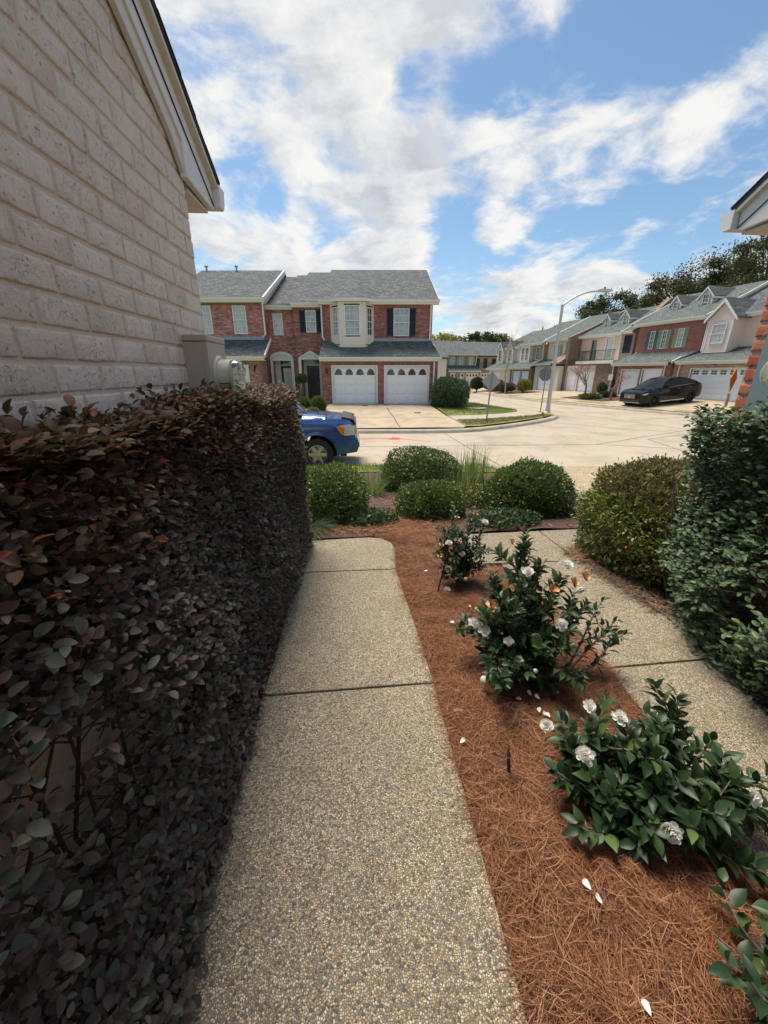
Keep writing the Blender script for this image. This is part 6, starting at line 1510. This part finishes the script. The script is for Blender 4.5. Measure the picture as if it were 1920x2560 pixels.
def truck():
    T = thing('pickup_truck', 'dark blue pickup truck at the kerb, its hood showing past the purple hedge', 'pickup truck', (-.98, 10.32, SZ))
    RX = -3.55
    pts = [(.96,.42),(1.0,.50),(1.02,.62),(.99,.74),(.93,.80),(.91,.98),(.87,1.12),(.78,1.19),(.5,1.235),(.1,1.27),(-.42,1.30),(-.95,1.70),(-1.15,1.76),(-1.8,1.79),(-2.45,1.76),(-2.75,1.32),(-2.8,1.28),(-4.6,1.26),(-4.64,.55),(-4.55,.45)]
    pts += arch(RX, .47, .40, PI, 0)[::-1] if False else [(RX-.47,.42)]+[(RX+.47*math.cos(t), .42+.47*math.sin(t)) for t in np.linspace(PI,0,12)][1:-1]+[(RX+.47,.42)]
    pts += [(-.5,.38)]+[(.47*math.cos(t), .40+.47*math.sin(t)) for t in np.linspace(PI,0,14)][1:-1]+[(.48,.38)]
    def wf(x, z):
        w = .93
        if z > 1.28 and x < .2: w -= .25*min(1,(z-1.28)/.5)+.02
        if x > .45: w -= .16*((x-.45)/.55)**2
        if z > 1.05 and x > -.45: w -= .14*((z-1.05)/.22)**2
        w += .018*math.cos((z-.85)*3)
        return w
    car_body('body', pts, wf, M['blue'], T, crown=.045, ztop=1.1)
    for s in (-1, 1):
        y = s*(.945)
        n0 = 16
        for cx in (0, RX):
            mb = MB()
            for a0, a1 in zip(np.linspace(-.12,PI+.12,n0), np.linspace(-.12,PI+.12,n0)[1:]):
                q = []
                for a in (a0, a1):
                    for r_, yo in ((.46,-.02),(.47,.035),(.535,.03),(.56,-.012)): q.append((cx+r_*math.cos(a), y+s*yo-(s*.12*max(0,(cx+r_*math.cos(a)-.2)/.5)**2 if cx == 0 else 0), .40+r_*math.sin(a)))
                mb.add(q, [(0,1,5,4),(1,2,6,5),(2,3,7,6)])
            mb.build('fender_flare', M['blue'], T, True)
        wheel(T, 0, s*.82, .39, .26, .235, M['silver'], 6, s); wheel(T, RX, s*.82, .39, .26, .235, M['silver'], 6, s)
        MB().lathe([(.46,s*.55),(.46,s*.9)], 20, 0, 0, .40, 'y').build('wheel_well', M['plas'], T)
    side_patch('headlight', [(.48,1.04),(.60,.88),(.68,.84),(.92,.85),(.895,1.07),(.80,1.11),(.60,1.09)], wf, M['clens'], T, .012, .05)
    side_patch('turn_signal', [(.49,1.04),(.60,.89),(.66,.86),(.67,1.0),(.60,1.065)], wf, M['amber'], T, .020, .05)
    gr = MB(); gr.box(.90,.945,-.5,.5,.84,1.10); gr.build('grille', M['plas'], T)
    c = MB()
    for z in (.88,.96,1.04): c.box(.94,.965,-.48,.48,z-.02,z+.018)
    c.box(.93,.96,-.54,-.48,.82,1.12); c.box(.93,.96,.48,.54,.82,1.12); c.box(.90,.955,-.52,.52,1.10,1.145); c.build('grille_trim', M['chrome'], T, False, .006)
    for s in (-1, 1): MB().box(.885,.935,*sorted((s*.55,s*.80)),.86,1.06).build('headlight', M['clens'], T, False, .01)
    MB().box(.985,1.03,-.55,.55,.50,.60).build('lower_intake', M['plas'], T)
    for s in (-1, 1):
        MB().lathe([(.055,0),(.055,.07),(.045,.075),(0,.07)], 16, .92, s*.68, .56, 'x').build('fog_light', M['clens'], T, True)
    side_patch('side_window', [(-.62,1.36),(-1.02,1.68),(-1.62,1.71),(-1.62,1.36)], wf, M['cglass'], T, .004, .1); side_patch('side_window', [(-1.70,1.36),(-1.70,1.71),(-2.35,1.70),(-2.55,1.40)], wf, M['cglass'], T, .004, .1)
    MB().add([(-.44,-.80,1.335),(-.44,.80,1.335),(-.93,.68,1.725),(-.93,-.68,1.725)], [(0,1,2,3)]).build('windshield', M['cglass'], T)
    wp = MB(); wp.tube([(-.42,-.6,1.36),(-.36,-.2,1.35),(-.55,.2,1.46)], .012, 5); wp.build('wiper', M['plas'], T)
    MB().box(-.48,-.34,-.82,.82,1.295,1.33).build('cowl', M['plas'], T, False, .01)
    df = MB(); df.prism([(.60,1.235),(.86,1.175),(.90,1.14),(.91,1.19),(.84,1.225),(.60,1.275)], 'y', -.74, .74); df.build('hood_deflector', M['plas'], T, False, .008)
    for s in (-1, 1): MB().box(-.75,-.60,*sorted((s*.97,s*1.16)),1.30,1.48).build('mirror', M['plas'], T, False, .03)
    MB().box(-4.4,.7,-.7,.7,.30,.45).build('chassis', M['plas'], T)
truck()
def suv():
    fx, fy = 18.75, 24.1; rx_, ry_ = fx+2.9, fy+.62; zf, zr = hz(fx,fy)+.012, hz(rx_,ry_)+.012
    ang = math.atan2(fy-ry_, fx-rx_); T = thing('coupe_suv', 'glossy black coupe styled SUV parked on the driveway of the pink sided house', 'car', (fx, fy, zf), ang)
    T.rotation_euler = (0, math.atan2(zr-zf, 2.95)*1.0, ang)
    # local: +x forward, near wheels on local +y side (towards the camera); shift body so the near wheels sit at y=+.82
    B = bpy.data.objects.new('x', None)
    RX = -2.95
    pts = [(.80,.26),(.90,.34),(.93,.55),(.91,.78),(.80,.90),(.5,.98),(.1,1.04),(-.42,1.10),(-1.05,1.50),(-1.45,1.62),(-2.0,1.66),(-2.6,1.60),(-3.2,1.42),(-3.72,1.20),(-3.93,1.14),(-3.96,1.0),(-4.02,.85),(-3.98,.5),(-3.85,.36)]
    pts += [(RX-.42,.33)]+[(RX+.42*math.cos(t), .38+.42*math.sin(t)) for t in np.linspace(PI,0,14)][1:-1]+[(RX+.42,.28)]
    pts += [(-.42,.26)]+[(.42*math.cos(t), .38+.42*math.sin(t)) for t in np.linspace(PI,0,14)][1:-1]+[(.42,.26)]
    def wf(x, z):
        w = .97
        if z > 1.02 and x < -.2: w -= .30*max(0,min(1,(z-1.02)/.62))**1.15
        if x > .3: w -= .24*((x-.3)/.63)**2
        if x < -3.4: w -= .14*((-3.4-x)/.6)**2
        if z > .85 and x > -.4: w -= .10*((z-.85)/.2)**1.5
        w += .02*math.sin((z-.3)*4)
        return w
    bo = car_body('body', pts, wf, M['blk'], T, crown=.03, ztop=.95)
    gl = [(-.62,1.09),(-1.18,1.46),(-1.62,1.57),(-2.02,1.60),(-2.02,1.13)]
    side_patch('side_window', gl, wf, M['cglass'], T, .004); side_patch('side_window', [(-2.08,1.13),(-2.08,1.60),(-2.55,1.55),(-2.78,1.46),(-2.82,1.17)], wf, M['cglass'], T, .004); side_patch('side_window', [(-2.88,1.18),(-2.86,1.43),(-3.3,1.26),(-3.25,1.22)], wf, M['cglass'], T, .004)
    side_patch('window_trim', [(-.55,1.06),(-3.3,1.20),(-3.3,1.215),(-.55,1.08)], wf, M['chrome'], T, .008)
    side_patch('sill_trim', [(-.5,.27),(-2.45,.27),(-2.45,.31),(-.5,.31)], wf, M['chrome'], T, .012)
    side_patch('door_handle', [(-1.72,.98),(-1.92,.985),(-1.92,1.01),(-1.72,1.005)], wf, M['chrome'], T, .025); side_patch('door_handle', [(-2.62,1.02),(-2.82,1.025),(-2.82,1.05),(-2.62,1.045)], wf, M['chrome'], T, .025)
    side_patch('headlight', [(.84,.74),(.80,.82),(.52,.86),(.58,.77)], wf, M['clens'], T, .008, .05); side_patch('tail_light', [(-3.62,1.05),(-3.92,1.09),(-3.95,.97),(-3.80,.96)], wf, M['rlens'], T, .008, .05)
    side_patch('door_seam', [(-1.15,.34),(-1.17,1.06),(-1.185,1.06),(-1.165,.34)], wf, M['slot'], T, .003); side_patch('door_seam', [(-2.05,.34),(-2.05,1.1),(-2.065,1.1),(-2.065,.34)], wf, M['slot'], T, .003)
    MB().add([(-.46,-.80,1.13),(-.46,.80,1.13),(-1.08,.66,1.535),(-1.08,-.66,1.535)], [(0,1,2,3)]).build('windshield', M['cglass'], T)
    gr = MB(); gr.box(.90,.945,-.42,.42,.52,.80); gr.box(.90,.95,-.72,.72,.30,.44); g_ = gr.build('grille', M['plas'], T); c = MB()
    for y in np.linspace(-.38,.38,15): c.box(.945,.955,y-.008,y+.008,.54,.78)
    c.lathe([(.07,.945),(.09,.96),(.075,.965),(.075,.95)], 24, 0, 0, .66, 'x'); c.box(.945,.96,-.012,.012,.60,.74); c.box(.90,.955,-.78,.78,.27,.295); c.build('grille_bar', M['chrome'], g_)
    for s in (-1, 1):
        wheel(T, 0, s*.86, .385, .27, .285, M['blk_rim'], 10, s); wheel(T, RX, s*.86, .385, .27, .285, M['blk_rim'], 10, s)
        MB().box(-.98,-.78,*sorted((s*.93,s*1.13)),1.10,1.24).build('mirror', M['blk'], T, False, .04)
        MB().lathe([(.42,s*.55),(.42,s*.93)], 20, 0, 0, .385, 'y').build('wheel_well', M['plas'], T); MB().lathe([(.42,s*.55),(.42,s*.93)], 20, RX, 0, .385, 'y').build('wheel_well', M['plas'], T)
    MB().prism([(-3.60,1.245),(-3.98,1.20),(-3.98,1.175),(-3.60,1.22)], 'y', -.62, .62).build('spoiler', M['blk'], T, False, .006)
    MB().box(-3.8,.7,-.7,.7,.20,.36).build('chassis', M['plas'], T)
    f = Vector((math.cos(ang), math.sin(ang), 0)); side = Vector((-f.y, f.x, 0)); T.location = Vector((fx, fy, zf))-side*.86*1.0
suv()

# ------------------------------------------------------------------ camera, sun and sky
cam = bpy.data.cameras.new('camera'); co = bpy.data.objects.new('camera', cam); C.objects.link(co)
cam.sensor_fit = 'HORIZONTAL'; cam.sensor_width = 36; cam.lens = 18; cam.clip_start = .02; cam.clip_end = 2000
co.location = (0, 0, 1.7); co.rotation_euler = (PI/2-math.atan(349/960), 0, R(-3.93)); S.camera = co
SUN = Vector((-.16, .36, .91)).normalized()
sl = bpy.data.lights.new('sun', 'SUN'); so = bpy.data.objects.new('sun', sl); C.objects.link(so)
sl.energy = 1.7; sl.angle = R(30); sl.color = (1, .90, .76)
so.rotation_euler = SUN.to_track_quat('Z', 'Y').to_euler()
w = bpy.data.worlds.new('World'); S.world = w; w.use_nodes = True
n = NT(w); bg = w.node_tree.nodes['Background']
sky = n('ShaderNodeTexSky', sky_type='NISHITA'); sky.sun_disc = False
sky.sun_elevation = math.asin(SUN.z); sky.sun_rotation = math.atan2(SUN.x, SUN.y); sky.air_density = 1.0; sky.dust_density = .6; sky.ozone_density = 1.2
d = n('ShaderNodeTexCoord').outputs['Generated']; dn = n('ShaderNodeVectorMath', {0: d}, operation='NORMALIZE').outputs[0]
x, y, z = sep(n, dn)
zz = n.math('ADD', n.math('MAXIMUM', z, 0), .22)
px, py = n.math('DIVIDE', x, zz), n.math('DIVIDE', y, zz)
p = comb(n, px, py, 0)
# fleecy cumulus: warped fractal noise
wv = n('ShaderNodeTexNoise', {'Vector': p, 'Scale': 1.1, 'Detail': 3}).outputs[1]
pw = n('ShaderNodeVectorMath', {0: p, 1: n('ShaderNodeVectorMath', {0: wv, 3: .45}, operation='SCALE').outputs[0]}, operation='ADD').outputs[0]
f = n.math('ADD', n.math('MULTIPLY', n.noise(pw, 1.9, 14, .60), 2.0), -.5)
f2 = n.noise(n('ShaderNodeVectorMath', {0: pw, 1: (.09,-.06,.0)}, operation='ADD').outputs[0], 1.9, 14, .60)
f2 = n.math('ADD', n.math('MULTIPLY', f2, 2.0), -.5)
POS = [(-0.199, 0.849, 0.489, 17, 1), (-0.036, 0.88, 0.473, 19, 1), (-0.029, 0.928, 0.371, 15, 1), (-0.192, 0.951, 0.242, 10, 0.9), (0.016, 0.959, 0.284, 12, 1), (0.186, 0.91, 0.37, 7, 0.9), (0.235, 0.894, 0.383, 4, 0.9), (0.276, 0.822, 0.497, 8, 0.55), (0.331, 0.885, 0.327, 8, 1), (0.438, 0.837, 0.33, 9, 1), (0.516, 0.817, 0.258, 9, 0.9), (0.455, 0.867, 0.205, 7, 0.8), (0.567, 0.755, 0.329, 7, 1), (0.607, 0.709, 0.359, 8, 1), (0.541, 0.724, 0.428, 6, 0.5), (0.21, 0.964, 0.161, 6, 0.8), (0.322, 0.936, 0.142, 8, 0.8), (0.102, 0.974, 0.201, 5, 0.8), (0.662, 0.722, 0.199, 7, 0.9), (-0.283, 0.921, 0.267, 5, 0.9), (0.149, 0.842, 0.518, 8, 0.7), (-0.256, 0.827, 0.501, 10, 1)]
NEG = [(0.405, 0.826, 0.392, 10, 1.15), (0.293, 0.859, 0.42, 8, 1.1), (0.482, 0.736, 0.476, 12, 0.95), (0.254, 0.928, 0.273, 6, 0.75), (-0.199, 0.922, 0.333, 4, 0.5), (0.124, 0.878, 0.462, 3, 0.5), (0.492, 0.783, 0.38, 5, 0.9), (0.315, 0.921, 0.229, 5, 0.6), (0.566, 0.782, 0.261, 4, 0.5), (0.603, 0.76, 0.243, 5, 0.8), (-0.245, 0.918, 0.312, 3, 0.45), (0.429, 0.778, 0.459, 9, 0.7)]
acc = None; accn = None
for L_, sg in ((POS, 1), (NEG, -1)):
    for (a, b_, c_, r_, wt) in L_:
        dt = n('ShaderNodeVectorMath', {0: dn, 1: (a, b_, c_)}, operation='DOT_PRODUCT').outputs['Value']
        g = n('ShaderNodeMapRange', {0: dt, 1: math.cos(R(r_*1.35)), 2: math.cos(R(r_*.25)), 4: wt*(.36 if sg > 0 else -.34)}, interpolation_type='SMOOTHSTEP').outputs[0]
        if sg > 0: acc = g if acc is None else n.math('MAXIMUM', acc, g)
        else: accn = g if accn is None else n.math('MINIMUM', accn, g)
base = n.math('ADD', n.math('ADD', f, acc), accn)
low = n('ShaderNodeMapRange', {0: z, 1: .0, 2: .25, 3: .07, 4: 0}).outputs[0]
base = n.math('ADD', base, low)
den = n('ShaderNodeMapRange', {0: base, 1: .505, 2: .80}, interpolation_type='SMOOTHSTEP').outputs[0]
thick = n('ShaderNodeMapRange', {0: base, 1: .66, 2: 1.15}).outputs[0]
lit = n('ShaderNodeMapRange', {0: n.math('SUBTRACT', f, f2), 1: -.14, 2: .14}).outputs[0]
g1 = n.math('ADD', n.math('MULTIPLY', lit, .55), n.math('MULTIPLY', n.math('SUBTRACT', 1, thick), .5))
ccol = n.ramp(g1, [(.08,(.46,.49,.54)),(.42,(.73,.75,.78)),(.85,(1,.985,.955))])
CW = 2.05
cc = n.mix(1.0, ccol, (CW, CW, CW), 'MULTIPLY')
skc = n.mix(1.0, sky.outputs[0], (.26, .295, .30), 'MULTIPLY')
col = n.mix(n.math('MULTIPLY', den, .96), skc, cc)
w.node_tree.links.new(col, bg.inputs[0]); bg.inputs[1].default_value = .13
S.view_settings.view_transform = 'Standard'; S.view_settings.look = 'None'; S.view_settings.exposure = 1.85; S.view_settings.gamma = 1
S.cycles.max_bounces = 6; S.cycles.transparent_max_bounces = 8
